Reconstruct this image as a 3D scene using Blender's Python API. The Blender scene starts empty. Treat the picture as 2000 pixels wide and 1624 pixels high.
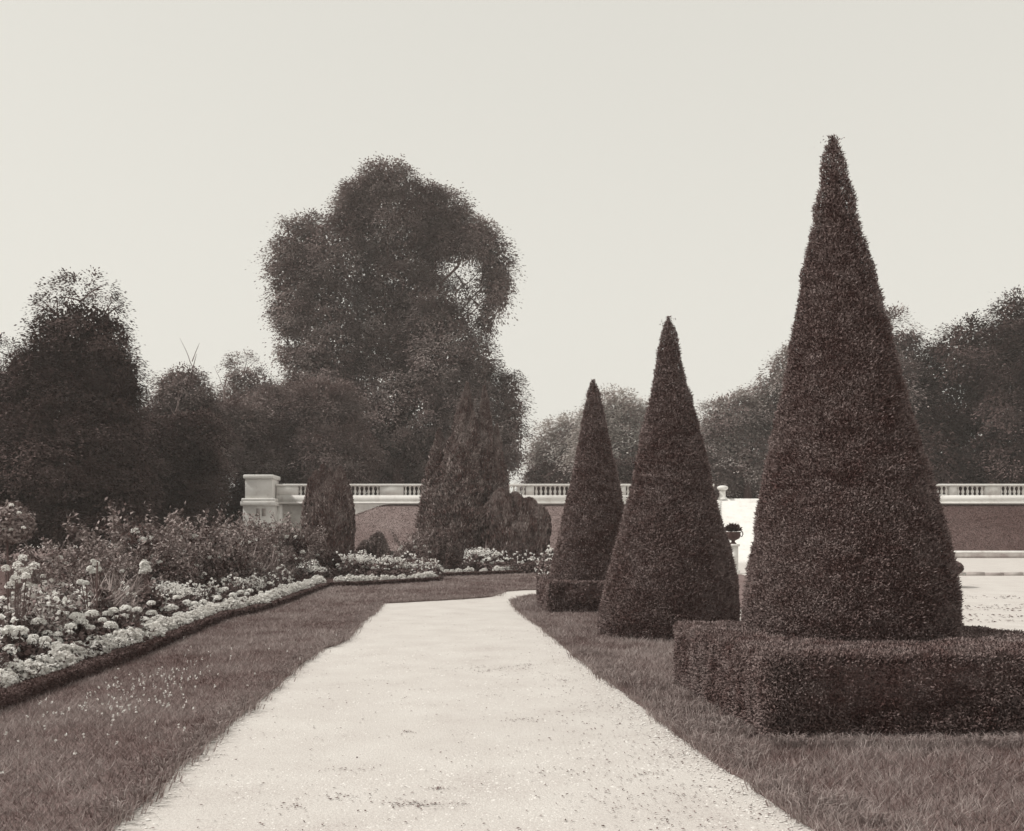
import bpy, math, random
import numpy as np
from mathutils import Vector

rng = np.random.default_rng(7)
random.seed(7)
scene = bpy.context.scene
COL = scene.collection
PI = math.pi

# ------------------------------------------------------------------ camera model (photo is 2000 x 1624)
F, CX, HZ, CAMZ = 1800.0, 1000.0, 1062.0, 1.6

def zg(Y):
    """height of the ground at distance Y from the camera"""
    return 0.0 if Y < 22 else (0.0225 * (Y - 22) if Y < 55 else 0.7425)

def zgv(Y):
    Y = np.asarray(Y, float)
    return np.clip(0.0225 * (Y - 22), 0, 0.7425)

def at(px, py):
    """ground point seen at a photo pixel"""
    k = (py - HZ) / F
    Y = CAMZ / k
    if Y > 22:
        Y = (CAMZ + 0.0225 * 22) / (k + 0.0225)
    return (px - CX) / F * Y, Y

def X(px, Y): return (px - CX) / F * Y
def Z(py, Y): return CAMZ - (py - HZ) / F * Y

# ------------------------------------------------------------------ noise helpers
ROT = np.array([[0.36, 0.48, -0.8], [-0.8, 0.6, 0.0], [0.48, 0.64, 0.6]])

def vnoise(P, scale, seed=0):
    """cheap smooth value noise in 3D, 0..1"""
    Q = (np.asarray(P, float) @ ROT) * scale + seed * 17.31
    i = np.floor(Q).astype(np.int64); f = Q - i
    f = f * f * (3 - 2 * f)
    def h(a, b, c):
        n = (a * 374761393 + b * 668265263 + c * 2147483647 + seed * 1274126177) & 0xffffffff
        n = ((n ^ (n >> 13)) * 1274126177) & 0xffffffff
        return ((n ^ (n >> 16)) & 0xffff) / 65535.0
    x, y, z = i[:, 0], i[:, 1], i[:, 2]
    r = 0
    for dx in (0, 1):
        for dy in (0, 1):
            for dz in (0, 1):
                w = (f[:, 0] if dx else 1 - f[:, 0]) * (f[:, 1] if dy else 1 - f[:, 1]) * (f[:, 2] if dz else 1 - f[:, 2])
                r = r + w * h(x + dx, y + dy, z + dz)
    return r

def norm(v):
    return v / np.maximum(np.linalg.norm(v, axis=1, keepdims=True), 1e-9)

def rand_dir(n):
    return norm(rng.normal(size=(n, 3)))

# ------------------------------------------------------------------ mesh building
class MB:
    """collects vertices and faces of mixed size, with one tint value per face"""
    def __init__(self):
        self.v, self.f, self.t, self.n = [], [], [], 0      # f: list of (k, index array)
    def add(self, verts, faces, tint=0.5):
        verts = np.asarray(verts, float).reshape(-1, 3)
        faces = np.asarray(faces, np.int64)
        self.v.append(verts); self.f.append(faces + self.n)
        t = np.asarray(tint, float)
        self.t.append(np.full(len(faces), float(t)) if t.ndim == 0 else t)
        self.n += len(verts)
        return self
    def leaves(self, c, d, n, L, W, tint, bend=0.0):
        """rhombic leaves at c, pointing along d, facing n"""
        d = norm(d); s = norm(np.cross(n, d)); nn = np.cross(d, s)
        L = np.asarray(L, float).reshape(-1, 1) if np.ndim(L) else L
        W = np.asarray(W, float).reshape(-1, 1) if np.ndim(W) else W
        N = len(c)
        v = np.empty((N, 4, 3))
        v[:, 0] = c - d * (L * 0.5)
        v[:, 1] = c + s * (W * 0.5) + nn * (bend * W)
        v[:, 2] = c + d * (L * 0.5)
        v[:, 3] = c - s * (W * 0.5) + nn * (bend * W)
        f = np.arange(N * 4).reshape(N, 4)
        return self.add(v.reshape(-1, 3), f, tint)
    def box(self, x0, x1, y0, y1, z0, z1, tint=0.5):
        v = [(x, y, z) for z in (z0, z1) for y in (y0, y1) for x in (x0, x1)]
        f = [(0, 2, 3, 1), (4, 5, 7, 6), (0, 1, 5, 4), (1, 3, 7, 5), (3, 2, 6, 7), (2, 0, 4, 6)]
        return self.add(v, f, tint)
    def lathe(self, prof, seg=20, c=(0, 0, 0), tint=0.5):
        a = np.arange(seg) * 2 * PI / seg
        v = np.array([(c[0] + r * np.cos(t), c[1] + r * np.sin(t), c[2] + z) for r, z in prof for t in a])
        f = []
        for i in range(len(prof) - 1):
            for j in range(seg):
                k = (j + 1) % seg
                f.append((i * seg + j, i * seg + k, (i + 1) * seg + k, (i + 1) * seg + j))
        return self.add(v, f, tint)
    def tube(self, pts, rad, seg=7, tint=0.5):
        pts = np.asarray(pts, float); n = len(pts)
        T = np.gradient(pts, axis=0); T = norm(T)
        ref = np.where(np.abs(T[:, 2:3]) > 0.9, np.array([[1.0, 0, 0]]), np.array([[0, 0, 1.0]]))
        A = norm(np.cross(T, ref)); B = np.cross(T, A)
        a = np.arange(seg) * 2 * PI / seg
        rad = np.asarray(rad, float).reshape(-1, 1, 1) if np.ndim(rad) else rad
        v = pts[:, None, :] + rad * (A[:, None, :] * np.cos(a)[None, :, None] + B[:, None, :] * np.sin(a)[None, :, None])
        f = []
        for i in range(n - 1):
            for j in range(seg):
                k = (j + 1) % seg
                f.append((i * seg + j, i * seg + k, (i + 1) * seg + k, (i + 1) * seg + j))
        return self.add(v.reshape(-1, 3), f, tint)
    def build(self, name, mat, parent=None, smooth=False):
        me = bpy.data.meshes.new(name)
        V = np.concatenate(self.v)
        loops, starts, totals = [], [], []
        pos = 0
        for f in self.f:
            k = f.shape[1]; loops.append(f.reshape(-1))
            starts.append(pos + np.arange(len(f)) * k); totals.append(np.full(len(f), k)); pos += f.size
        loops = np.concatenate(loops); starts = np.concatenate(starts); totals = np.concatenate(totals)
        me.vertices.add(len(V)); me.vertices.foreach_set('co', V.astype(np.float32).ravel())
        me.loops.add(len(loops)); me.loops.foreach_set('vertex_index', loops.astype(np.int32))
        me.polygons.add(len(starts))
        me.polygons.foreach_set('loop_start', starts.astype(np.int32))
        me.polygons.foreach_set('loop_total', totals.astype(np.int32))
        if smooth:
            me.polygons.foreach_set('use_smooth', np.ones(len(starts), bool))
        a = me.attributes.new('tint', 'FLOAT', 'FACE')
        a.data.foreach_set('value', np.concatenate(self.t).astype(np.float32))
        me.update(calc_edges=True); me.validate()
        me.materials.append(mat)
        o = bpy.data.objects.new(name, me); COL.objects.link(o)
        if parent is not None: o.parent = parent
        return o

def tag(o, label=None, cat=None, group=None, kind=None):
    if label: o['label'] = label
    if cat: o['category'] = cat
    if group: o['group'] = group
    if kind: o['kind'] = kind
    return o

def thing(name, label, cat, loc=(0, 0, 0), rz=0.0, group=None):
    o = bpy.data.objects.new(name, None); COL.objects.link(o)
    o.location = loc; o.rotation_euler = (0, 0, rz); o.empty_display_size = 0.1
    return tag(o, label, cat, group)

def dup(root, loc, rz=0.0, sc=1.0, label=None, group=None):
    r = root.copy(); COL.objects.link(r)
    r.location = loc; r.rotation_euler = (0, 0, rz); r.scale = (sc, sc, sc)
    if label: r['label'] = label
    if group: r['group'] = group
    for ch in list(root.children):
        c = ch.copy(); COL.objects.link(c); c.parent = r
        for g in list(ch.children):
            d = g.copy(); COL.objects.link(d); d.parent = c
    return r

# ------------------------------------------------------------------ materials
def newmat(name):
    m = bpy.data.materials.new(name); m.use_nodes = True
    nt = m.node_tree; b = nt.nodes['Principled BSDF']
    return m, nt, b

def ramp(nt, stops, interp='LINEAR'):
    r = nt.nodes.new('ShaderNodeValToRGB'); r.color_ramp.interpolation = interp
    e = r.color_ramp.elements
    while len(e) < len(stops): e.new(0.5)
    for k, (p, c) in enumerate(stops):
        e[k].position = p; e[k].color = (c[0], c[1], c[2], 1)
    return r

def leafmat(name, dark, light, rough=0.55, trans=0.0, spec=0.3):
    m, nt, b = newmat(name)
    a = nt.nodes.new('ShaderNodeAttribute'); a.attribute_name = 'tint'
    r = ramp(nt, [(0.0, dark), (1.0, light)])
    nt.links.new(a.outputs['Fac'], r.inputs['Fac'])
    nt.links.new(r.outputs['Color'], b.inputs['Base Color'])
    b.inputs['Roughness'].default_value = rough
    b.inputs['Specular IOR Level'].default_value = spec * 0.7
    b.inputs['Specular Tint'].default_value = (1.0, 0.74, 0.69, 1)
    if trans > 0:
        t = nt.nodes.new('ShaderNodeBsdfTranslucent'); mx = nt.nodes.new('ShaderNodeMixShader')
        nt.links.new(r.outputs['Color'], t.inputs['Color'])
        mx.inputs['Fac'].default_value = trans
        nt.links.new(b.outputs['BSDF'], mx.inputs[1]); nt.links.new(t.outputs['BSDF'], mx.inputs[2])
        nt.links.new(mx.outputs['Shader'], nt.nodes['Material Output'].inputs['Surface'])
    return m

def noisemat(name, stops, scale, detail=6, rough=0.9, bump=0.0, bump_scale=None, scale2=None, mix2=0.4, spec=0.2, stretch=None):
    """coloured by fractal noise in object space, optionally with a second coarser noise, and bumped"""
    m, nt, b = newmat(name)
    tc = nt.nodes.new('ShaderNodeTexCoord')
    src = tc.outputs['Object']
    if stretch:
        mp = nt.nodes.new('ShaderNodeMapping'); mp.inputs['Scale'].default_value = stretch
        nt.links.new(src, mp.inputs['Vector']); src = mp.outputs['Vector']
    n1 = nt.nodes.new('ShaderNodeTexNoise'); n1.inputs['Scale'].default_value = scale
    n1.inputs['Detail'].default_value = detail; n1.inputs['Roughness'].default_value = 0.65
    nt.links.new(src, n1.inputs['Vector'])
    fac = n1.outputs['Fac']
    if scale2:
        n2 = nt.nodes.new('ShaderNodeTexNoise'); n2.inputs['Scale'].default_value = scale2; n2.inputs['Detail'].default_value = 4
        nt.links.new(src, n2.inputs['Vector'])
        mx = nt.nodes.new('ShaderNodeMix'); mx.inputs['Factor'].default_value = mix2
        nt.links.new(n1.outputs['Fac'], mx.inputs['A']); nt.links.new(n2.outputs['Fac'], mx.inputs['B'])
        fac = mx.outputs['Result']
    r = ramp(nt, stops)
    nt.links.new(fac, r.inputs['Fac']); nt.links.new(r.outputs['Color'], b.inputs['Base Color'])
    b.inputs['Roughness'].default_value = rough; b.inputs['Specular IOR Level'].default_value = spec
    if bump:
        nb = n1
        if bump_scale:
            nb = nt.nodes.new('ShaderNodeTexNoise'); nb.inputs['Scale'].default_value = bump_scale; nb.inputs['Detail'].default_value = 5
            nt.links.new(src, nb.inputs['Vector'])
        bp = nt.nodes.new('ShaderNodeBump'); bp.inputs['Strength'].default_value = bump; bp.inputs['Distance'].default_value = 0.02
        nt.links.new(nb.outputs['Fac'], bp.inputs['Height']); nt.links.new(bp.outputs['Normal'], b.inputs['Normal'])
    return m

def tone(v):
    """a sepia tone of luminance v: dark tones red-brown, light ones creamy"""
    rg = float(np.interp(v, [0.0, 0.05, 0.12, 0.25, 0.5, 0.8], [1.95, 1.76, 1.41, 1.21, 1.06, 1.01]))
    bg_ = float(np.interp(v, [0.0, 0.12, 0.25, 0.5, 0.8], [0.91, 0.96, 0.97, 0.95, 0.975]))
    g = v / (0.21 * rg + 0.72 + 0.07 * bg_)
    return (g * rg, g, g * bg_)

M = {}
M['yew'] = leafmat('yew_needles', tone(0.065), tone(0.235), 0.6, 0.0, 0.12)
M['box'] = leafmat('box_edging_leaves', tone(0.04), tone(0.15), 0.6)
M['tree'] = leafmat('broadleaf_foliage', tone(0.11), tone(0.36), 0.55, 0.12)  # leaf colour kept pale to carry some of the haze and sky glow
M['darktree'] = leafmat('dark_tree_foliage', tone(0.03), tone(0.15), 0.6, 0.08)
M['fartree'] = leafmat('far_tree_foliage', tone(0.19), tone(0.54), 0.6, 0.1)  # leaves lightened, part of the distance haze is put into their colour
M['cypress'] = leafmat('cypress_foliage', tone(0.07), tone(0.37), 0.5, 0.0, 0.4)
M['rose'] = leafmat('rose_foliage', tone(0.05), tone(0.34), 0.5, 0.1, 0.4)
M['green'] = leafmat('bed_foliage', tone(0.03), tone(0.22), 0.5, 0.1, 0.4)
M['pale'] = leafmat('pale_flowers', tone(0.6), tone(0.9), 0.7, 0.35)
M['silver'] = leafmat('silver_leaves', tone(0.16), tone(0.62), 0.7, 0.2)
M['white'] = leafmat('white_petals', tone(0.74), tone(0.92), 0.7, 0.35)
M['grass'] = leafmat('grass_blades', tone(0.085), tone(0.34), 0.6, 0.15, 0.3)
M['bark'] = noisemat('bark', [(0.3, tone(0.06)), (0.7, tone(0.16))], 3.0, bump=0.5, stretch=(4, 4, 0.6))
M['soil'] = noisemat('soil', [(0.3, tone(0.03)), (0.7, tone(0.09))], 9.0, bump=0.6)
M['turf'] = noisemat('turf', [(0.3, tone(0.08)), (0.7, tone(0.19))], 14.0, bump=0.5, scale2=1.3, mix2=0.5)
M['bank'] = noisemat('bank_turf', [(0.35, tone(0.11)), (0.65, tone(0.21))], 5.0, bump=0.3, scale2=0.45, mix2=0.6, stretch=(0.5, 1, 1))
M['bankdark'] = noisemat('darker_bank_turf', [(0.35, tone(0.055)), (0.65, tone(0.105))], 5.0, bump=0.3, scale2=0.45, mix2=0.6, stretch=(0.5, 1, 1))  # same turf as the left bank, only in darker tones
M['gravel'] = noisemat('gravel', [(0.27, tone(0.29)), (0.42, tone(0.47)), (0.72, tone(0.59))], 42.0, detail=8, bump=0.5, scale2=1.4, mix2=0.40, bump_scale=70.0)
M['pebble'] = leafmat('pebbles', tone(0.34), tone(0.66), 0.8)
M['litter'] = leafmat('dead_leaves', tone(0.035), tone(0.15), 0.8)
M['stone'] = noisemat('limestone', [(0.26, tone(0.46)), (0.46, tone(0.70)), (0.75, tone(0.82))], 2.6, detail=8, bump=0.2, scale2=0.5, mix2=0.35, stretch=(1, 1, 0.8))
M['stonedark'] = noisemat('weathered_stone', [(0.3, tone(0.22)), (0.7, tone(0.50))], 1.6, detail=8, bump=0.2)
M['rubble'] = noisemat('rendered_rubble', [(0.25, tone(0.30)), (0.5, tone(0.52)), (0.8, tone(0.66))], 3.5, detail=9, bump=0.3, scale2=0.8, mix2=0.4)
M['iron'] = noisemat('dark_cast_iron', [(0.3, tone(0.03)), (0.7, tone(0.06))], 8.0, rough=0.55, bump=0.1)
M['twig'] = noisemat('pale_dead_wood', [(0.3, tone(0.13)), (0.7, tone(0.26))], 4.0)

# ------------------------------------------------------------------ world, sun, camera
SUN_EL, SUN_AZ = math.radians(52), math.radians(-98)      # azimuth from +Y towards +X: sun on the left
w = bpy.data.worlds.new('World'); scene.world = w; w.use_nodes = True
nt = w.node_tree; bg = nt.nodes['Background']
sky = nt.nodes.new('ShaderNodeTexSky'); sky.sky_type = 'NISHITA'; sky.sun_disc = False
sky.sun_elevation = SUN_EL; sky.sun_rotation = SUN_AZ; sky.dust_density = 4.0; sky.air_density = 1.0
hs = nt.nodes.new('ShaderNodeHueSaturation'); hs.inputs['Saturation'].default_value = 0.0
nt.links.new(sky.outputs['Color'], hs.inputs['Color'])
mx = nt.nodes.new('ShaderNodeMix'); mx.data_type = 'RGBA'; mx.inputs['Factor'].default_value = 0.74
tint = nt.nodes.new('ShaderNodeMix'); tint.data_type = 'RGBA'; tint.blend_type = 'MULTIPLY'; tint.inputs['Factor'].default_value = 1.0
nt.links.new(hs.outputs['Color'], mx.inputs['A'])
tcw = nt.nodes.new('ShaderNodeTexCoord'); sx = nt.nodes.new('ShaderNodeSeparateXYZ')
nt.links.new(tcw.outputs['Generated'], sx.inputs['Vector'])
mr = nt.nodes.new('ShaderNodeMapRange'); mr.inputs['From Min'].default_value = 0.0; mr.inputs['From Max'].default_value = 0.55
mr.inputs['To Min'].default_value = 10.2; mr.inputs['To Max'].default_value = 8.9
nt.links.new(sx.outputs['Z'], mr.inputs['Value']); nt.links.new(mr.outputs['Result'], mx.inputs['B'])
#                   # an even bright veil of cloud over the sky
nt.links.new(mx.outputs['Result'], tint.inputs['A']); tint.inputs['B'].default_value = (1.0, 0.977, 0.895, 1)
nt.links.new(tint.outputs['Result'], bg.inputs['Color'])
bg.inputs['Strength'].default_value = 0.10

sl = bpy.data.lights.new('Sun', 'SUN'); sl.energy = 3.0; sl.angle = math.radians(4); sl.color = (1.0, 0.97, 0.91)
so = bpy.data.objects.new('sun', sl); COL.objects.link(so)
sd = Vector((math.sin(SUN_AZ) * math.cos(SUN_EL), math.cos(SUN_AZ) * math.cos(SUN_EL), math.sin(SUN_EL)))
so.rotation_euler = sd.to_track_quat('Z', 'Y').to_euler(); so.location = sd * 60

cd = bpy.data.cameras.new('Camera'); co = bpy.data.objects.new('camera', cd); COL.objects.link(co)
co.location = (0, 0, CAMZ); co.rotation_euler = (PI / 2, 0, 0)
cd.sensor_fit = 'HORIZONTAL'; cd.sensor_width = 36.0; cd.lens = 36.0 * F / 2000.0
cd.shift_y = (HZ - 812.0) / 2000.0; cd.clip_end = 5000; cd.clip_start = 0.05
scene.camera = co
scene.view_settings.view_transform = 'Standard'; scene.view_settings.look = 'None'
scene.view_settings.gamma = 1.0; scene.view_settings.exposure = 0.0
scene.cycles.max_bounces = 8; scene.cycles.diffuse_bounces = 5; scene.cycles.transmission_bounces = 5; scene.cycles.transparent_max_bounces = 4

# thin summer haze: one closed box of even air round the whole garden
hm = bpy.data.materials.new('summer_haze'); hm.use_nodes = True
hn = hm.node_tree; hn.nodes.remove(hn.nodes['Principled BSDF'])
pv = hn.nodes.new('ShaderNodeVolumePrincipled'); pv.inputs['Color'].default_value = (0.97, 0.92, 0.88, 1); pv.inputs['Density'].default_value = 0.0008
pv.inputs['Anisotropy'].default_value = 0.0
hn.links.new(pv.outputs['Volume'], hn.nodes['Material Output'].inputs['Volume'])
hz_ = MB(); hz_.box(-110, 110, -30, 190, -1.5, 36); tag(hz_.build('haze', hm), kind='stuff')

# ------------------------------------------------------------------ polygons on the ground
def resample(pl, step):
    pl = np.asarray(pl, float); out = []
    for a, b in zip(pl[:-1], pl[1:]):
        n = max(1, int(np.linalg.norm(b - a) / step))
        for k in range(n): out.append(a + (b - a) * k / n)
    out.append(pl[-1]); return np.array(out)

def inside(P, poly):
    x, y = P[:, 0], P[:, 1]; r = np.zeros(len(P), bool)
    n = len(poly); j = n - 1
    for i in range(n):
        xi, yi = poly[i]; xj, yj = poly[j]
        c = ((yi > y) != (yj > y)) & (x < (xj - xi) * (y - yi) / (yj - yi + 1e-12) + xi)
        r ^= c; j = i
    return r

def slab(name, poly, lift, mat, skirt=0.0):
    """a sheet with the outline poly lying on the ground, lifted, with a short side face"""
    import bmesh
    bm = bmesh.new()
    vs = [bm.verts.new((p[0], p[1], 0)) for p in poly]
    bm.faces.new(vs)
    bmesh.ops.triangulate(bm, faces=bm.faces[:])
    for yc in (14, 22, 26, 30, 34, 38, 45, 55):
        g = bm.verts[:] + bm.edges[:] + bm.faces[:]
        bmesh.ops.bisect_plane(bm, geom=g, plane_co=(0, yc, 0), plane_no=(0, 1, 0))
    for v in bm.verts: v.co.z = zg(v.co.y) + lift
    if skirt:
        be = [e for e in bm.edges if len(e.link_faces) == 1]
        r = bmesh.ops.extrude_edge_only(bm, edges=be)
        for v in [x for x in r['geom'] if isinstance(x, bmesh.types.BMVert)]: v.co.z -= skirt
    bmesh.ops.recalc_face_normals(bm, faces=bm.faces[:])
    me = bpy.data.meshes.new(name); bm.to_mesh(me); bm.free(); me.materials.append(mat)
    o = bpy.data.objects.new(name, me); COL.objects.link(o)
    return o

def wobble(pl, amp, scale, seed):
    pl = np.asarray(pl, float); Q = np.c_[pl, np.zeros(len(pl))]
    pl = pl.copy()
    pl[:, 0] += (vnoise(Q, scale, seed) - 0.5) * 2 * amp + (vnoise(Q, scale * 5, seed + 1) - 0.5) * amp
    pl[:, 1] += (vnoise(Q, scale, seed + 2) - 0.5) * amp
    return pl

# main ground, one sheet to the horizon
g = MB()
ys = [-60, 0, 22] + [22 + 3 * k for k in range(1, 11)] + [55, 200, 3000]
vv = [(x, y, zg(y)) for y in ys for x in (-3000, 3000)]
g.add(vv, [(2 * i, 2 * i + 1, 2 * i + 3, 2 * i + 2) for i in range(len(ys) - 1)])
tag(g.build('ground', M['gravel']), kind='structure')

def chaikin(pl, k=2):
    pl = np.asarray(pl, float)
    for _ in range(k):
        a, b = pl[:-1], pl[1:]
        q = np.empty((len(a) * 2, 2)); q[0::2] = a * 0.75 + b * 0.25; q[1::2] = a * 0.25 + b * 0.75
        pl = np.concatenate([pl[:1], q, pl[-1:]])
    return pl

# left lawn: between the flower bed and the path
bed_edge_px = [(0, 1401), (105, 1358), (315, 1275), (402, 1233), (452, 1212), (492, 1205), (612, 1163), (645, 1149), (700, 1149), (858, 1139), (856, 1130), (960, 1126), (1067, 1122)]
bed_edge = [at(*p) for p in bed_edge_px]
bed_edge = [(-4.35, 3.0), (-4.55, 6.0)] + bed_edge
bed_edge = bed_edge + [(2.6, bed_edge[-1][1] + 0.4), (3.6, bed_edge[-1][1] + 0.6)]
path_left_px = [(225, 1624), (330, 1520), (430, 1430), (500, 1372), (560, 1325), (600, 1288), (632, 1268), (660, 1262), (690, 1232), (720, 1204), (745, 1181)]
path_left = [(-1.95, 3.0), (-2.1, 4.4)] + [at(*p) for p in path_left_px]
path_left = wobble(resample(chaikin(path_left), 0.12), 0.035, 1.6, 3)
far_edge = wobble(resample(chaikin([at(745, 1180), at(860, 1174), at(955, 1168), at(968, 1164), at(976, 1158), at(1000, 1155), at(1042, 1153), (4.5, 29.5)]), 0.15), 0.04, 1.1, 19)
left_lawn = np.concatenate([path_left, far_edge, [(4.5, 38.0)], np.array(bed_edge[::-1])])
tag(slab('lawn', left_lawn, 0.045, M['turf'], 0.06), kind='structure')
# right lawn strip with the clipped yews
pr_px = [(1545, 1600), (1440, 1520), (1370, 1470), (1300, 1420), (1210, 1350), (1130, 1290), (1075, 1240), (1030, 1208), (1003, 1184), (1002, 1178), (1022, 1169), (1046, 1166)]
path_right = [(1.95, 3.0), (1.75, 4.5)] + [at(*p) for p in pr_px]
path_right = wobble(resample(chaikin(path_right), 0.12), 0.04, 1.6, 9)
right_lawn = np.concatenate([path_right, [(1.6, 25.9), (3.3, 26.0), (5.2, 10.6), (5.9, 3.0)]])
tag(slab('lawn', right_lawn, 0.045, M['turf'], 0.06), kind='structure')
tag(slab('lawn', [(4.6, 22.5), (8.2, 22.5), (9.2, 37), (6.4, 37)], 0.03, M['turf'], 0.04), kind='structure')
tag(slab('lawn', [(-140, 46.3), (-17.6, 46.3), (-17.6, 170), (-140, 170)], 0.03, M['turf'], 0.04), kind='structure')
tag(slab('lawn', [(-90, 3), (-26.2, 3), (-26.2, 46.1), (-90, 46.1)], 0.03, M['turf'], 0.04), kind='structure')
# the gravel path itself, a sheet just above the ground
tag(slab('path', [(-3.2, 2.5), (2.6, 2.5), (3.2, 24), (5, 30), (-1.5, 30), (-4.5, 24.5)], 0.006, M['gravel']), kind='structure')

# ------------------------------------------------------------------ grass
def grass_on(poly, ymin, ymax, k, name, hmin=0.022, hmax=0.065, wid=0.007):
    """k: blades per m2 at 8 m"""
    poly = np.asarray(poly)
    x0, x1 = poly[:, 0].min(), poly[:, 0].max()
    mb = MB()
    yb = np.geomspace(ymin, ymax, 16)
    for a, b in zip(yb[:-1], yb[1:]):
        ym = (a + b) / 2
        dens = k * min(1.0, (8 / ym) ** 1.25)
        n = int(dens * (x1 - x0) * (b - a))
        P = np.c_[rng.uniform(x0, x1, n), rng.uniform(a, b, n)]
        P = P[inside(P, poly)]
        P = P[(np.abs(P[:, 0]) < 0.66 * P[:, 1] + 1.6)]
        n = len(P)
        if not n: continue
        Q = np.c_[P, np.zeros(n)]
        cl = vnoise(Q, 0.55, 4) * 0.25 + vnoise(Q, 1.6, 5) * 0.30 + vnoise(Q, 4.5, 6) * 0.22 + vnoise(Q, 13, 7) * 0.23
        sc = max(1.0, ym / 9)
        h = rng.uniform(hmin, hmax, n) * (0.6 + 0.9 * cl) * (1 + 0.06 * (sc - 1))
        wd = wid * sc * rng.uniform(0.7, 1.3, n)
        th = rng.uniform(0, 2 * PI, n); ld = rng.uniform(0, 2 * PI, n); lean = rng.uniform(0.2, 1.6, n) * h
        base = np.c_[P, zgv(P[:, 1]) + 0.04]
        s = np.c_[np.cos(th), np.sin(th), np.zeros(n)] * wd[:, None] * 0.5
        tip = base + np.c_[np.cos(ld) * lean, np.sin(ld) * lean, h]
        v = np.empty((n, 3, 3)); v[:, 0] = base - s; v[:, 1] = base + s; v[:, 2] = tip
        t = np.clip(cl * 2.1 - 0.55 + rng.normal(0, 0.22, n), 0, 1)
        mb.add(v.reshape(-1, 3), np.arange(n * 3).reshape(n, 3), t)
    return tag(mb.build(name, M['grass']), kind='stuff')

LL = np.concatenate([path_left + np.array([0.05, 0]), far_edge + np.array([0, -0.05]), [(4.5, 38.0)], np.array(bed_edge[::-1])])
grass_on(LL, 4.2, 38, 3600, 'grass')
RL = right_lawn.copy(); RL[:len(path_right), 0] -= 0.06
grass_on(RL, 4.2, 26, 3600, 'grass', 0.03, 0.085)
def blades(mb, base, mid, tip, s, t):
    """bent blades: a quad from base to mid, a triangle from mid to tip"""
    n = len(base)
    v = np.empty((n, 4, 3)); v[:, 0] = base - s; v[:, 1] = base + s; v[:, 2] = mid + s * 0.8; v[:, 3] = mid - s * 0.8
    mb.add(v.reshape(-1, 3), np.arange(n * 4).reshape(n, 4), t)
    v = np.empty((n, 3, 3)); v[:, 0] = mid - s * 0.8; v[:, 1] = mid + s * 0.8; v[:, 2] = tip
    mb.add(v.reshape(-1, 3), np.arange(n * 3).reshape(n, 3), t)
# longer tufts along the edge of the right lawn and round the hedge foot
def tufts(P, spread, per, hh, name):
    mb = MB()
    for (x, y) in P:
        n = per
        b = np.c_[rng.normal(x, spread, n), rng.normal(y, spread, n)]
        base = np.c_[b, zgv(b[:, 1]) + 0.03]
        th = rng.uniform(0, 2 * PI, n); h = hh * rng.uniform(0.5, 1.2, n)
        s = np.c_[np.cos(th), np.sin(th), 0 * th] * 0.004
        out = norm(np.c_[b - np.array([[x, y]]) + rng.normal(0, 0.02, (n, 2)), np.zeros(n)])
        mid = base + out * (h * 0.25)[:, None] + np.array([0, 0, 1]) * (h * 0.65)[:, None]
        tip = base + out * (h * 0.75)[:, None] + np.array([0, 0, 1]) * (h * 0.75)[:, None]
        blades(mb, base, mid, tip, s, np.clip(rng.normal(0.6, 0.22, n), 0, 1))
    return tag(mb.build(name, M['grass']), kind='stuff')
e = path_right[(path_right[:, 1] > 4.4) & (path_right[:, 1] < 14)]
T1 = e[rng.integers(0, len(e), 130)] + np.c_[rng.uniform(-0.03, 0.4, 130), rng.normal(0, 0.1, 130)]
T2 = np.c_[rng.uniform(2.0, 4.6, 90), 7.06 + rng.normal(0, 0.06, 90)]
T3 = np.c_[rng.uniform(1.6, 2.05, 60), rng.uniform(7.3, 10.5, 60)]
tufts(np.concatenate([T1, T2, T3]), 0.035, 26, 0.12, 'grass')
e = path_left[(path_left[:, 1] > 4.4)]
T4 = e[rng.integers(0, len(e), 420)] + np.c_[rng.uniform(-0.12, 0.05, 420), rng.normal(0, 0.1, 420)]
e = far_edge[far_edge[:, 0] < 2]; T5 = e[rng.integers(0, len(e), 160)] + np.c_[rng.normal(0, 0.1, 160), rng.uniform(-0.08, 0.12, 160)]
e = path_right[path_right[:, 1] > 10]; T6 = e[rng.integers(0, len(e), 260)] + np.c_[rng.uniform(-0.05, 0.15, 260), rng.normal(0, 0.1, 260)]
tufts(np.concatenate([T4, T5, T6]), 0.05, 20, 0.085, 'grass')
# clover heads in the left lawn
P = np.concatenate([rng.normal((-4.0, 10.2), (0.25, 0.8), (90, 2)), rng.normal((-3.6, 8.5), (0.35, 0.8), (80, 2)), np.c_[rng.uniform(-5.5, -2.6, 40), rng.uniform(6, 16, 40)]])
P = P[inside(P, np.array(left_lawn))]
mb = MB()
for k in range(3):
    c = np.c_[P, np.full(len(P), 0.095) + rng.uniform(-0.01, 0.02, len(P))] + rng.normal(0, 0.004, (len(P), 3))
    mb.leaves(c, rand_dir(len(P)), rand_dir(len(P)), 0.022, 0.02, rng.uniform(0, 0.8, len(P)))
tag(mb.build('clover_heads', M['pale']), kind='stuff')

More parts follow.
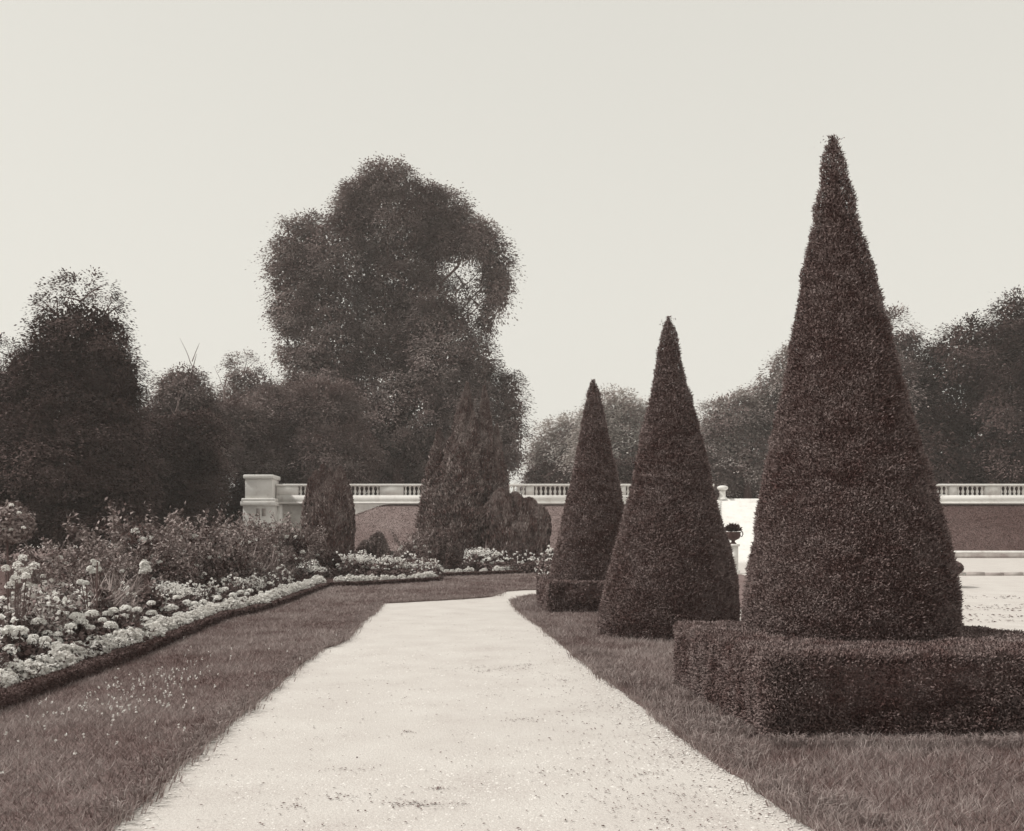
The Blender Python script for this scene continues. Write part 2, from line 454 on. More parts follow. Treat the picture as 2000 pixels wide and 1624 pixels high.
# ------------------------------------------------------------------ loose gravel and dead leaves on the path
def stones(P, smin, smax, name, zoff=0.006):
    mb = MB(); n = len(P)
    s = rng.uniform(smin, smax, n) * np.where(rng.random(n) < 0.06, 1.8, 1)
    oct_ = np.array([(1, 0, 0), (0, 1, 0), (-1, 0, 0), (0, -1, 0), (0, 0, 0.65), (0, 0, -0.3)])
    v = oct_[None] * s[:, None, None] * rng.uniform(0.6, 1.3, (n, 6, 1)) 
    a = rng.uniform(0, 2 * PI, n); ca, sa = np.cos(a), np.sin(a)
    vx = v[:, :, 0] * ca[:, None] - v[:, :, 1] * sa[:, None]; vy = v[:, :, 0] * sa[:, None] + v[:, :, 1] * ca[:, None]
    v = np.stack([vx, vy, v[:, :, 2]], -1) + np.c_[P, zgv(P[:, 1]) + zoff][:, None, :]
    f = np.array([(0, 1, 4), (1, 2, 4), (2, 3, 4), (3, 0, 4)])
    F_ = (f[None] + (np.arange(n) * 6)[:, None, None]).reshape(-1, 3)
    t = np.clip(rng.normal(0.8, 0.25, n), 0, 1)
    mb.add(v.reshape(-1, 3), F_, np.repeat(t, 4))
    return tag(mb.build(name, M['pebble']), kind='stuff')
n = 30000
yy = 4.3 + (rng.random(n) ** 2.0) * 14
P = np.c_[rng.uniform(-3.3, 2.6, n), yy]
P = P[~inside(P, left_lawn) & ~inside(P, right_lawn)]
P = P[vnoise(np.c_[P, np.zeros(len(P))], 1.1, 41) * 0.6 + vnoise(np.c_[P, np.zeros(len(P))], 4, 42) * 0.4 > 0.42 + 0.25 * rng.random(len(P)) - 0.1]
e = path_right[(path_right[:, 1] > 4.3) & (path_right[:, 1] < 16)]
E = e[rng.integers(0, len(e), 5200)] + np.c_[-np.abs(rng.normal(0, 0.16, 5200)) + 0.05, rng.normal(0, 0.1, 5200)]
e2 = path_left[(path_left[:, 1] > 4.3) & (path_left[:, 1] < 16)]
E2 = e2[rng.integers(0, len(e2), 1500)] + np.c_[np.abs(rng.normal(0, 0.1, 1500)) - 0.03, rng.normal(0, 0.1, 1500)]
stones(P, 0.004, 0.0095, 'gravel'); stones(np.concatenate([E, E2]), 0.004, 0.011, 'gravel', 0.010)

def litter(P, L, name):
    n = len(P); mb = MB()
    c = np.c_[P, zgv(P[:, 1]) + 0.014]
    d = np.c_[norm(np.c_[rng.normal(size=(n, 2)), np.zeros(n)])[:, :2], rng.normal(0, 0.15, n)]
    up = np.c_[rng.normal(0, 0.3, (n, 2)), np.ones(n)]
    mb.leaves(c, d, up, L * rng.uniform(0.4, 1.5, n), L * 0.55 * rng.uniform(0.5, 1.3, n), rng.uniform(0, 1, n), 0.15)
    return tag(mb.build(name, M['litter']), kind='stuff')
cl = []
for (px, py, sx, n_) in [(985, 1308, .30, 60), (945, 1312, .22, 26), (1030, 1301, .14, 30), (1100, 1331, .10, 16), (1020, 1408, .14, 26), (800, 1432, .05, 10), (815, 1575, .09, 46), (850, 1543, .05, 18), (850, 1308, .06, 8), (680, 1560, .14, 24),
                         (1040, 1322, .3, 26), (1090, 1510, .12, 14), (1320, 1480, .2, 30), (1230, 1515, .12, 12), (690, 1508, .1, 10), (560, 1578, .08, 12), (900, 1573, .05, 8), (1230, 1390, .3, 22), (740, 1332, .12, 8), (950, 1360, .06, 6), (1310, 1555, .25, 24)]:
    x, y = at(px, py); n_ = int(n_ * 1.7); cl.append(np.c_[rng.normal(x, sx, n_), rng.normal(y, sx * 0.5, n_)])
yy = 4.4 + rng.random(3200) ** 1.5 * 17
xx = np.where(rng.random(3200) < 0.5, rng.uniform(-2.6, 1.6, 3200), rng.normal(0.95, 0.35, 3200))
R = np.c_[xx, yy]
litter(np.concatenate(cl + [R[~inside(R, left_lawn) & ~inside(R, right_lawn)]]), 0.021, 'dead_leaves')
R = np.c_[rng.uniform(6, 19, 5200), rng.uniform(12, 27, 5200)]
R = R[vnoise(np.c_[R * np.array([0.5, 1.3]), np.zeros(5200)], 0.8, 8) > 0.55]
litter(R, 0.075, 'dead_leaves')

# ------------------------------------------------------------------ clipped yews and hedges
def shell_leaves(mb, C, N, L, W, lo=0.0, tk=1.0, tseed=1, deep=0.035, up=0.35):
    """short yew sprays on the points C of a clipped surface with outward normals N"""
    n = len(C)
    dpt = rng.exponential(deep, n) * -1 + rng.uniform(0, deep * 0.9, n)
    c = C + N * dpt[:, None]
    d = norm(N * 0.75 + rand_dir(n) * 0.85 + np.array([0, 0, up]))
    nn = norm(np.array([0, 0, 0.9]) + N * 0.6 + rand_dir(n) * 0.7)
    cl = vnoise(C, 1.8, tseed) * 0.30 + vnoise(C * np.array([1, 1, 1.6]), 5.5, tseed + 3) * 0.35 + vnoise(C * np.array([1, 1, 1.8]), 12.0, tseed + 4) * 0.35
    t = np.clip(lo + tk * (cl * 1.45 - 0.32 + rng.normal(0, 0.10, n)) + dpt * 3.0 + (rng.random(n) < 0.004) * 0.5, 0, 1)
    mb.leaves(c, d, nn, L * rng.uniform(0.6, 1.4, n), W * rng.uniform(0.7, 1.3, n), t, 0.1)

def yew_cone(left_px, right_px, Yc, nleaf, L, label, seed, zbase=0.05, rough=0.020, inset=0.85, name='clipped_yew'):
    """cone whose outline follows the photographed left and right edges at distance Yc"""
    ly = np.array([p[1] for p in left_px], float); lx = np.array([p[0] for p in left_px], float)
    ry = np.array([p[1] for p in right_px], float); rx = np.array([p[0] for p in right_px], float)
    pys = np.linspace(min(ly[0], ry[0]), max(ly[-1], ry[-1]), 60)
    lxx, rxx = np.interp(pys, ly, lx), np.interp(pys, ry, rx)
    zs = Z(pys, Yc); cx = X((lxx + rxx) / 2, Yc); r = np.maximum((rxx - lxx) / 2 / F * Yc * 0.985 - inset * L, 0.02)
    order = np.argsort(zs); zs, cx, r = zs[order], cx[order], r[order]
    if zs[0] > zbase:                                   # carry the foot down to the ground
        zs = np.r_[zbase, zs]; cx = np.r_[cx[0], cx]; r = np.r_[r[0] * 0.98, r]
    x0 = cx[0]
    t = thing(name, label, 'yew', (x0, Yc, zbase), 0, 'yews clipped to tall cones')
    # area-weighted heights
    w_ = r[:-1] * np.diff(zs) + 1e-6; cdf = np.r_[0, np.cumsum(w_)]; cdf /= cdf[-1]
    h = np.interp(rng.random(nleaf), cdf, zs); a = rng.uniform(0, 2 * PI, nleaf)
    rr = np.interp(h, zs, r); xx = np.interp(h, zs, cx)
    slope = (r[0] - r[-1]) / (zs[-1] - zs[0])
    N = norm(np.c_[np.cos(a), np.sin(a), np.full(nleaf, slope)])
    B = np.c_[xx + rr * np.cos(a), Yc + rr * np.sin(a), h]
    lump = (vnoise(B, 1.6, seed) - 0.5) * 2.0 * rough + (vnoise(B * np.array([1, 1, 1.4]), 6.0, seed + 1) - 0.5) * 2.2 * rough
    B = B + N * lump[:, None]
    B -= np.array([x0, Yc, zbase])
    mb = MB()
    # dark inner body so nothing shows through
    seg = 28; k = np.arange(0, len(zs), 3)
    if k[-1] != len(zs) - 1: k = np.r_[k, len(zs) - 1]
    ang = np.arange(seg) * 2 * PI / seg
    V = np.array([(cx[i] - x0 + max(r[i] - 0.075, 0.004) * np.cos(q), max(r[i] - 0.075, 0.004) * np.sin(q), zs[i] - zbase) for i in k for q in ang])
    fc = [(i * seg + j, i * seg + (j + 1) % seg, (i + 1) * seg + (j + 1) % seg, (i + 1) * seg + j) for i in range(len(k) - 1) for j in range(seg)]
    mb.add(V, fc, 0.05)
    shell_leaves(mb, B, N, L, L * 0.42, tseed=seed)
    # stray shoots
    q = rng.integers(0, nleaf, nleaf // 60)
    mb.leaves(B[q] + N[q] * 0.03, N[q] + rand_dir(len(q)) * 0.4 + np.array([0, 0, 0.3]), rand_dir(len(q)), L * 1.8, L * 0.4, rng.uniform(0.4, 1, len(q)))
    mb.build('foliage', M['yew'], t)
    s = MB(); s.tube([(0, 0, -0.04), (0, 0, 0.6)], [0.09, 0.07]); s.build('trunk', M['bark'], t)
    return t

yew_cone([(1620, 266), (1606, 300), (1598, 350), (1583, 430), (1560, 545), (1546, 640), (1530, 740), (1508, 850), (1487, 950), (1468, 1060), (1452, 1160), (1446, 1225), (1446, 1290)],
         [(1632, 266), (1650, 300), (1658, 350), (1684, 450), (1717, 575), (1736, 660), (1762, 760), (1788, 860), (1815, 965), (1839, 1050), (1857, 1130), (1866, 1225), (1866, 1290)],
         9.25, 400000, 0.0255, 'tallest yew clipped to a cone, rising out of the large low hedge beside the path', 11, inset=1.5)
yew_cone([(1301, 618), (1290, 650), (1278, 720), (1262, 800), (1246, 880), (1230, 960), (1205, 1050), (1185, 1120), (1170, 1185), (1165, 1225), (1172, 1255)],
         [(1309, 618), (1322, 650), (1335, 720), (1358, 800), (1378, 880), (1394, 950), (1412, 1020), (1428, 1080), (1441, 1140), (1446, 1200), (1440, 1240)],
         15.6, 230000, 0.036, 'middle yew clipped to a cone, standing straight in the grass without a hedge', 23)
yew_cone([(1153, 742), (1146, 765), (1135, 820), (1125, 880), (1112, 940), (1098, 1000), (1085, 1060), (1074, 1110), (1070, 1150)],
         [(1163, 742), (1173, 765), (1185, 820), (1197, 880), (1211, 940), (1221, 1000), (1232, 1060), (1240, 1110), (1242, 1150)],
         21.8, 120000, 0.048, 'farthest yew clipped to a cone, set in the small square hedge', 37)

def box_points(x0, x1, y0, y1, H, n):
    A = np.array([(x1 - x0) * H, (y1 - y0) * H, (x1 - x0) * H, (y1 - y0) * H, (x1 - x0) * (y1 - y0)]); cdf = np.cumsum(A) / A.sum()
    k = np.searchsorted(cdf, rng.random(n)); u, v = rng.random(n), rng.random(n)
    C = np.zeros((n, 3)); N = np.zeros((n, 3))
    for i, (fn, nv) in enumerate([(lambda u, v: (x0 + u * (x1 - x0), y0 + 0 * u, v * H), (0, -1, 0)), (lambda u, v: (x1 + 0 * u, y0 + u * (y1 - y0), v * H), (1, 0, 0)),
                                  (lambda u, v: (x0 + u * (x1 - x0), y1 + 0 * u, v * H), (0, 1, 0)), (lambda u, v: (x0 + 0 * u, y0 + u * (y1 - y0), v * H), (-1, 0, 0)),
                                  (lambda u, v: (x0 + u * (x1 - x0), y0 + v * (y1 - y0), H + 0 * u), (0, 0, 1))]):
        s = k == i; c = fn(u[s], v[s]); C[s] = np.c_[c[0], c[1], c[2]]; N[s] = nv
    # rounded corners
    R = 0.075; m = np.array([x0 + R, y0 + R, 0]); M_ = np.array([x1 - R, y1 - R, H - R])
    q = np.clip(C, m, M_); d = C - q; ln = np.linalg.norm(d, axis=1, keepdims=True)
    dd = np.where(ln > 1e-6, d / np.maximum(ln, 1e-6), 0)
    many = (np.abs(d) > 1e-6).sum(1) > 1
    C = np.where(many[:, None], q + dd * R, C); N = np.where(many[:, None], dd, N)
    return C, N

def hedge(label, corner, ang, wdt, dep, H, n, L, seed):
    t = thing('clipped_hedge', label, 'hedge', (corner[0], corner[1], 0.04), ang, 'low square hedges round the yews')
    C, N = box_points(0, wdt, 0, dep, H, n)
    C = C + N * ((vnoise(C, 1.6, seed) - 0.5) * 0.05 + (vnoise(C, 7.0, seed + 1) - 0.5) * 0.05)[:, None]
    mb = MB(); mb.box(0.09, wdt - 0.09, 0.09, dep - 0.09, 0, H - 0.08, 0.05)
    shell_leaves(mb, C, N, L, L * 0.42, tseed=seed, deep=0.035)
    mb.build('foliage', M['yew'], t)
    return t
ANG = math.atan(0.0665)
hedge('large low yew hedge clipped square round the foot of the tallest cone', (2.00, 7.22), ANG, 3.0, 3.05, 0.68, 400000, 0.026, 51)
hedge('small low yew hedge clipped square round the foot of the farthest cone', (X(1071, 20.4), 20.4), ANG, 2.4, 2.6, 0.70, 80000, 0.052, 67)

# ------------------------------------------------------------------ terrace: wall, pedestal, balustrade, bank, stair
YT = 60.0
TZ = 4.30
tb = MB()
tb.box(X(482, YT) + 0.25, 75, YT + 0.35, 180, -0.3, TZ)
tag(tb.build('terrace', M['turf']), kind='structure')

rw = thing('retaining_wall', 'pale rough stone retaining wall below the balustrade, half buried by the grass bank', 'wall', (0, YT, 0))
def rel(m, px0, px1, y0, y1, z0, z1):
    return m.box(X(px0, YT), X(px1, YT), y0, y1, z0, z1)
mb = MB(); rel(mb, 552, 1396, 0.02, 0.34, 0.2, 4.16); mb.build('wall_face', M['rubble'], rw)
mb = MB(); rel(mb, 541, 551.5, -0.06, 0.34, 0.2, 4.16); mb.build('quoin', M['stone'], rw)
rw2 = thing('retaining_wall', 'pale stone retaining wall hidden behind the grass bank right of the stair', 'wall', (0, YT, 0))
mb = MB(); rel(mb, 1712, 2500, 0.02, 0.34, 0.2, 4.16); mb.build('wall_face', M['rubble'], rw2)

pd = thing('stone_pedestal', 'tall pale stone pedestal with moulded cap ending the balustrade by the dark trees', 'pedestal', (X(512, YT), YT, 0))
def pbox(name, hw, hd, z0, z1, mat='stone', bev=0.03):
    m = MB()
    v = [(x, y, z) for z, k in ((z0, 1.0), (z0 + bev, 1.0), (z1 - bev, 1.0), (z1, 1.0)) for (x, y) in ((-hw, -hd), (hw, -hd), (hw, hd), (-hw, hd))]
    m.box(-hw, hw, -hd, hd, z0, z1)
    o = m.build(name, M[mat], pd)
    b = o.modifiers.new('bevel', 'BEVEL'); b.width = bev; b.segments = 2
    return o
pbox('plinth', 1.00, 0.9, 0.3, 4.02)
pbox('cornice', 1.14, 1.04, 4.02, 4.30, bev=0.05)
pbox('fillet', 1.08, 0.98, 4.302, 4.50, bev=0.05)
pbox('shaft', 0.88, 0.82, 4.502, 5.74)
pbox('cap', 0.98, 0.92, 5.742, 6.02, bev=0.06)
for px in (512, 523):
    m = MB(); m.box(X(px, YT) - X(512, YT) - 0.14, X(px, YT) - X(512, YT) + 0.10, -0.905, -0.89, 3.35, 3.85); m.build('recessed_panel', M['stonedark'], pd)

BAL = [(0.095, 0), (0.095, 0.05), (0.06, 0.07), (0.05, 0.10), (0.085, 0.17), (0.1, 0.24), (0.085, 0.31), (0.05, 0.40), (0.04, 0.46), (0.06, 0.49), (0.045, 0.51), (0.085, 0.54), (0.085, 0.595)]
def balustrade(label, px0, px1, piers):
    t = thing('balustrade', label, 'balustrade', (0, YT, 0), 0, 'balustrades along the terrace')
    m = MB(); rel(m, px0, px1, -0.22, 0.30, 5.33, 5.47); o = m.build('top_rail', M['stone'], t)
    b = o.modifiers.new('bevel', 'BEVEL'); b.width = 0.03; b.segments = 2
    m = MB(); rel(m, px0, px1, -0.26, 0.36, 4.16, 4.30); m.build('string_course', M['stone'], t)
    m = MB(); rel(m, px0, px1, -0.17, 0.30, 4.302, 4.73); m.build('plinth', M['stone'], t)
    first = None
    for a, b_ in piers:
        m = MB(); rel(m, a, b_, -0.14, 0.24, 4.732, 5.328); m.build('pier', M['stone'], t)
    edges = [px0] + [q for p in piers for q in p] + [px1]
    for a, b_ in zip(edges[0::2], edges[1::2]):
        if b_ - a < 6: continue
        n = max(1, round((b_ - a) / 8.9))
        for k in range(n):
            x = X(a + (b_ - a) * (k + 0.5) / n, YT)
            if first is None:
                m = MB(); m.lathe(BAL, 12); first = m.build('baluster', M['stone'], t, True); o = first
            else:
                o = first.copy(); COL.objects.link(o); o.parent = t
            o.location = (x, 0.04, 4.732)
    return t
balustrade('long pale stone balustrade running from the corner pedestal to the head of the stair', 541, 1394,
           [(541.2, 583), (742, 788), (830, 846), (936, 952), (1027, 1043), (1116, 1162), (1206, 1222), (1310, 1326), (1380, 1393.8)])
balustrade('pale stone balustrade right of the tallest cone, above the dark grass bank', 1712, 2230,
           [(1712.2, 1730), (1784, 1800), (1853, 1867), (1923, 1951), (2012, 2026), (2090, 2106), (2160, 2190)])

# grass bank in front of the retaining wall, cut by the stair
def bank(name, px0, px1, flank):
    xs = np.linspace(X(px0, YT), X(px1, YT), 60); yv = np.linspace(YT - 5.1, YT + 0.01, 12)
    x1 = X(750, YT)
    V = []
    for y in yv:
        for x in xs:
            if flank: x = xs[0] + (x - xs[0]) * (X(1392, y) - xs[0]) / (xs[-1] - xs[0])
            z = 1.15 + (y - (YT - 5.1)) / 5.1 * (4.15 - 1.15)
            if flank: z = min(z, 4.15 + (x - x1) * 0.42)
            V.append((x, y, max(z, 0.5)))
    nx = len(xs)
    f = [(j * nx + i, j * nx + i + 1, (j + 1) * nx + i + 1, (j + 1) * nx + i) for j in range(len(yv) - 1) for i in range(nx - 1)]
    m = MB(); m.add(V, f)
    # end faces towards the stair
    e = nx - 1 if flank else 0
    col = [V[j * nx + e] for j in range(len(yv))]
    m.add(col + [(p[0], p[1], 0.4) for p in col], [(j, j + 1, len(yv) + j + 1, len(yv) + j) for j in range(len(yv) - 1)])
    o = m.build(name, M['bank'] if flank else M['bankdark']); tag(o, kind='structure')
    # a thin nap of grass
    n = 70000
    P = np.c_[rng.uniform(xs[0], xs[-1], n), rng.uniform(YT - 5.1, YT - 0.15, n)]
    z = 1.15 + (P[:, 1] - (YT - 5.1)) / 5.1 * 3.0
    if flank: z = np.minimum(z, 4.15 + (P[:, 0] - x1) * 0.42)
    s = (z > 0.55) & ((P[:, 0] < (1385 - CX) / F * P[:, 1]) if flank else True); P, z = P[s], z[s]; n = len(P)
    th = rng.uniform(0, PI, n); sv = np.c_[np.cos(th), np.sin(th), 0 * th] * 0.028
    base = np.c_[P, z - 0.02]; tip = base + np.c_[rng.normal(0, 0.05, (n, 2)), rng.uniform(0.03, 0.07, n)]
    v = np.empty((n, 3, 3)); v[:, 0] = base - sv; v[:, 1] = base + sv; v[:, 2] = tip
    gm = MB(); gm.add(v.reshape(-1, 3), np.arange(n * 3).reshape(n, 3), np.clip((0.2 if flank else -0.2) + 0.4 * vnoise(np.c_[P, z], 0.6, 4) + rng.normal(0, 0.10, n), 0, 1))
    tag(gm.build('grass', M['grass']), kind='stuff')
bank('grass_bank', 600, 1394, True)
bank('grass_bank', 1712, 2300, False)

# low stone border at the foot of the right bank, then the second kerb
kb = thing('stone_border', 'low weathered stone border with pale coping at the foot of the right bank', 'border', (0, YT - 5.2, 0))
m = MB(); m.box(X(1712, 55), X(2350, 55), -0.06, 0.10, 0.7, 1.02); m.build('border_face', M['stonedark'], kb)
m = MB(); m.box(X(1712, 55), X(2350, 55), -0.12, 0.16, 1.022, 1.17); m.build('coping', M['stone'], kb)
x0, y0 = at(1700, 1125); x1, y1 = at(2060, 1123.5)
kb2 = thing('stone_kerb', 'low stained stone kerb crossing the gravel court beyond the tallest cone', 'kerb', (0, 0, 0))
m = MB(); n = 18
for k in range(n):
    xa, xb = x0 + (x1 + 6 - x0) * k / n, x0 + (x1 + 6 - x0) * (k + 1) / n - 0.015
    m.box(xa, xb, y0, y0 + 0.3, zg(y0) - 0.05, zg(y0) + 0.12 + 0.012 * ((k * 7) % 3))
m.build('kerb_stones', M['stonedark'], kb2)

# stair between the two banks
st = thing('stone_stair', 'broad pale stone stair climbing to the terrace, seen between two clipped cones', 'stair', (0, 0, 0))
xs0, xs1 = X(1410, YT), X(1698, YT)
m = MB(); ns = 25; ys0 = 48.4
for k in range(ns):
    za = zg(ys0) + (TZ + 0.22 - zg(ys0)) * (k + 1) / ns
    y_ = ys0 + (YT - ys0 - 0.1) * k / (ns - 1)
    fl = 1 - k / (ns - 1)
    m.box(xs0 - 3.3 * fl, xs1 - 1.5 * fl, y_, y_ + (YT - ys0) / ns + 0.02 if k < ns - 1 else YT + 1.5, 0.2, za)
m.build('step_flight', M['stone'], st)
for xa, xb in ((X(1396, YT), xs0 - 0.01), (xs1 + 0.01, X(1710, YT))):
    m = MB()
    o_ = -3.3 if xa < xs0 else -1.5
    m.add([(xa + o_, 47.8, 0.3), (xb + o_, 47.8, 0.3), (xb + o_, 47.8, 1.15), (xa + o_, 47.8, 1.15), (xa, 60, 0.3), (xb, 60, 0.3), (xb, 60, 4.45), (xa, 60, 4.45)],
          [(0, 1, 2, 3), (3, 2, 6, 7), (0, 3, 7, 4), (1, 5, 6, 2)])
    m.build('side_wall', M['stone'], st)

def finial(px, label):
    t = thing('stone_finial', label, 'finial', (X(px, YT), YT + 0.1, Z(976, YT) - 0.02), 0, 'finials at the head of the stair')
    m = MB(); m.lathe([(0.30, 0), (0.30, 0.12), (0.2, 0.2), (0.19, 0.5), (0.22, 0.56), (0.02, 0.57)], 20); m.build('foot', M['stone'], t, True)
    m = MB(); m.lathe([(0.12, 0.562), (0.30, 0.66), (0.36, 0.76), (0.33, 0.86), (0.2, 0.92), (0.02, 0.94)], 20); m.build('bowl', M['stone'], t, True)
finial(1412, 'small pale stone vase finial at the head of the stair')

# ------------------------------------------------------------------ garden vases
def plume(mb, c, r, n, L, tint=0.3):
    d = rand_dir(n); d[:, 2] = np.abs(d[:, 2]) * 0.8 + 0.1
    P = np.array(c) + d * r * rng.uniform(0.3, 1, (n, 1))
    mb.leaves(P, d + rand_dir(n) * 0.4, rand_dir(n), L, L * 0.4, np.clip(rng.normal(tint, 0.2, n), 0, 1))
Yv = 38.0
vz = zg(Yv)
t = thing('garden_vase', 'dark two-handled metal vase planted with foliage on a slim white pedestal before the stair', 'vase', (X(1432, Yv), Yv, Z(1063, Yv)))
m = MB(); m.lathe([(0.13, 0), (0.13, 0.04), (0.07, 0.09), (0.08, 0.14), (0.24, 0.22), (0.31, 0.33), (0.29, 0.42), (0.33, 0.50), (0.27, 0.505), (0.02, 0.45)], 20); m.build('bowl', M['iron'], t, True)
for s in (-1, 1):
    m = MB(); a = np.linspace(-1.2, 1.5, 12); m.tube(np.c_[s * (0.29 + 0.11 * np.cos(a)), 0 * a, 0.42 + 0.13 * np.sin(a)], 0.022, 6); m.build('handle', M['iron'], t)
m = MB(); plume(m, (0, 0, 0.52), 0.36, 900, 0.14, 0.25); m.build('foliage', M['darktree'], t)
pz = Z(1063, Yv) - 0.003
t = thing('vase_pedestal', 'slim white stone pedestal carrying the dark metal vase', 'pedestal', (X(1432, Yv), Yv, vz))
hh = pz - vz
m = MB(); m.box(-0.17, 0.17, -0.17, 0.17, 0.16, hh - 0.09); m.build('shaft', M['stone'], t)
m = MB(); m.box(-0.22, 0.22, -0.22, 0.22, hh - 0.088, hh); m.build('cap', M['stone'], t)
m = MB(); m.box(-0.23, 0.23, -0.23, 0.23, -0.02, 0.158); m.build('base', M['stone'], t)
# clipped shrub half hidden behind the tallest cone
Ys = 30.0; xs_ = X(1840, Ys)
t = thing('clipped_shrub', 'dark flat-topped clipped shrub peeping out behind the tallest cone on the gravel', 'shrub', (xs_, Ys, zg(Ys)))
m = MB(); n = 9000
d = rand_dir(n); B = d * np.array([0.60, 0.60, 0.27]); B = np.clip(B, -0.62, 0.62); B[:, 2] += 0.62
N = norm(d); shell_leaves(m, B, N, 0.09, 0.045, tseed=4); m.lathe([(0.02, 0.38), (0.4, 0.42), (0.5, 0.6), (0.4, 0.8), (0.02, 0.84)], 16, tint=0.05)
m.build('foliage', M['yew'], t)
m = MB(); m.tube([(0, 0, 0), (0.02, 0, 0.2), (0, 0, 0.5)], [0.09, 0.07, 0.06]); m.build('trunk', M['bark'], t)

# ------------------------------------------------------------------ trees
def crown_leaves(mb, lobes, per, leaf, clump, tk=1.0, lo=0.0, airy=(), seed=1, flat=0.6, droop=0.25, bright=0.0):
    """lobes: (cx, cy, cz, rx, ry, rz, density) in local metres; leaves sit in drooping clumps on each lobe's shell"""
    L = np.array(lobes, float)
    for k, (cx, cy, cz, rx, ry, rz, dn) in enumerate(lobes):
        area = 4 * PI * ((rx * ry) ** 1.6 + (rx * rz) ** 1.6 + (ry * rz) ** 1.6) ** (1 / 1.6) / 3 ** (1 / 1.6)
        nc = max(6, int(area / (clump ** 2) * 2.3 * dn))
        d = rand_dir(nc); d = d[(d[:, 1] < 0.55) | (rng.random(len(d)) < 0.35)]
        rad = 1 + (vnoise(d * 3 + k, 1.0, seed) - 0.5) * 0.28 - rng.exponential(0.06, len(d))
        C = np.array([cx, cy, cz]) + d * np.array([rx, ry, rz]) * rad[:, None]
        # drop clumps deep inside another lobe
        keep = np.ones(len(C), bool)
        for j in range(len(L)):
            if j == k: continue
            q = (C - L[j, :3]) / L[j, 3:6]
            keep &= (q ** 2).sum(1) > 0.55
        C, d = C[keep], d[keep]; nc = len(C)
        if nc == 0: continue
        m = per
        cs = clump * rng.uniform(0.55, 1.25, nc)
        off = rng.normal(size=(nc, m, 3)) * np.array([0.45, 0.45, 0.26]) * cs[:, None, None]
        rr = np.linalg.norm(off[:, :, :2], axis=2)
        off[:, :, 2] -= rr ** 2 / cs[:, None] * 0.5
        P = (C[:, None, :] + off).reshape(-1, 3)
        D = np.repeat(d, m, 0)
        dirs = norm(off.reshape(-1, 3) * np.array([1, 1, 0.3]) + D * 0.5 * cs.repeat(m)[:, None] + np.array([0, 0, -droop]) * cs.repeat(m)[:, None])
        nn = norm(np.array([0, 0, 0.9]) + D * 0.6 + rand_dir(len(P)) * 0.55)
        tc = np.repeat(np.clip(0.42 + (vnoise(C, 0.9 / clump, seed + 2) - 0.5) * 0.8 + rng.normal(0, 0.13, nc), 0, 1), m)
        t = np.clip(lo + tk * (tc + rng.normal(0, 0.07, len(P))) + bright, 0, 1)
        mb.leaves(P, dirs, nn, leaf * rng.uniform(0.6, 1.35, len(P)), leaf * 0.6 * rng.uniform(0.7, 1.3, len(P)), t, 0.08)

def fill_leaves(mb, lobes, n_per_m2, leaf):
    """inner leaves that close the crown"""
    for (cx, cy, cz, rx, ry, rz, dn) in lobes:
        if dn < 0.65: continue
        n = int(n_per_m2 * PI * rx * rz * (1 if dn >= 0.8 else 0.5))
        d = rand_dir(n) * (rng.random((n, 1)) ** 0.4) * 0.86
        P = np.array([cx, cy, cz]) + d * np.array([rx, ry, rz])
        mb.leaves(P, rand_dir(n), norm(np.array([0, -0.5, 0.5]) + rand_dir(n) * 0.8), leaf * rng.uniform(0.7, 1.3, n), leaf * 0.6, rng.uniform(0, 0.6, n))

def limb(mb, a, b, r0, r1, wig=0.06, n=7):
    a, b = np.array(a, float), np.array(b, float); L = np.linalg.norm(b - a)
    t = np.linspace(0, 1, n)[:, None]
    p = a + (b - a) * t + np.array([0, 0, 0.12 * L]) * (t * (1 - t)) + rng.normal(0, wig * L * 0.35, (n, 3)) * (t * (1 - t)) * 2
    mb.tube(p, np.linspace(r0, r1, n), 7, rng.uniform(0.3, 0.7))

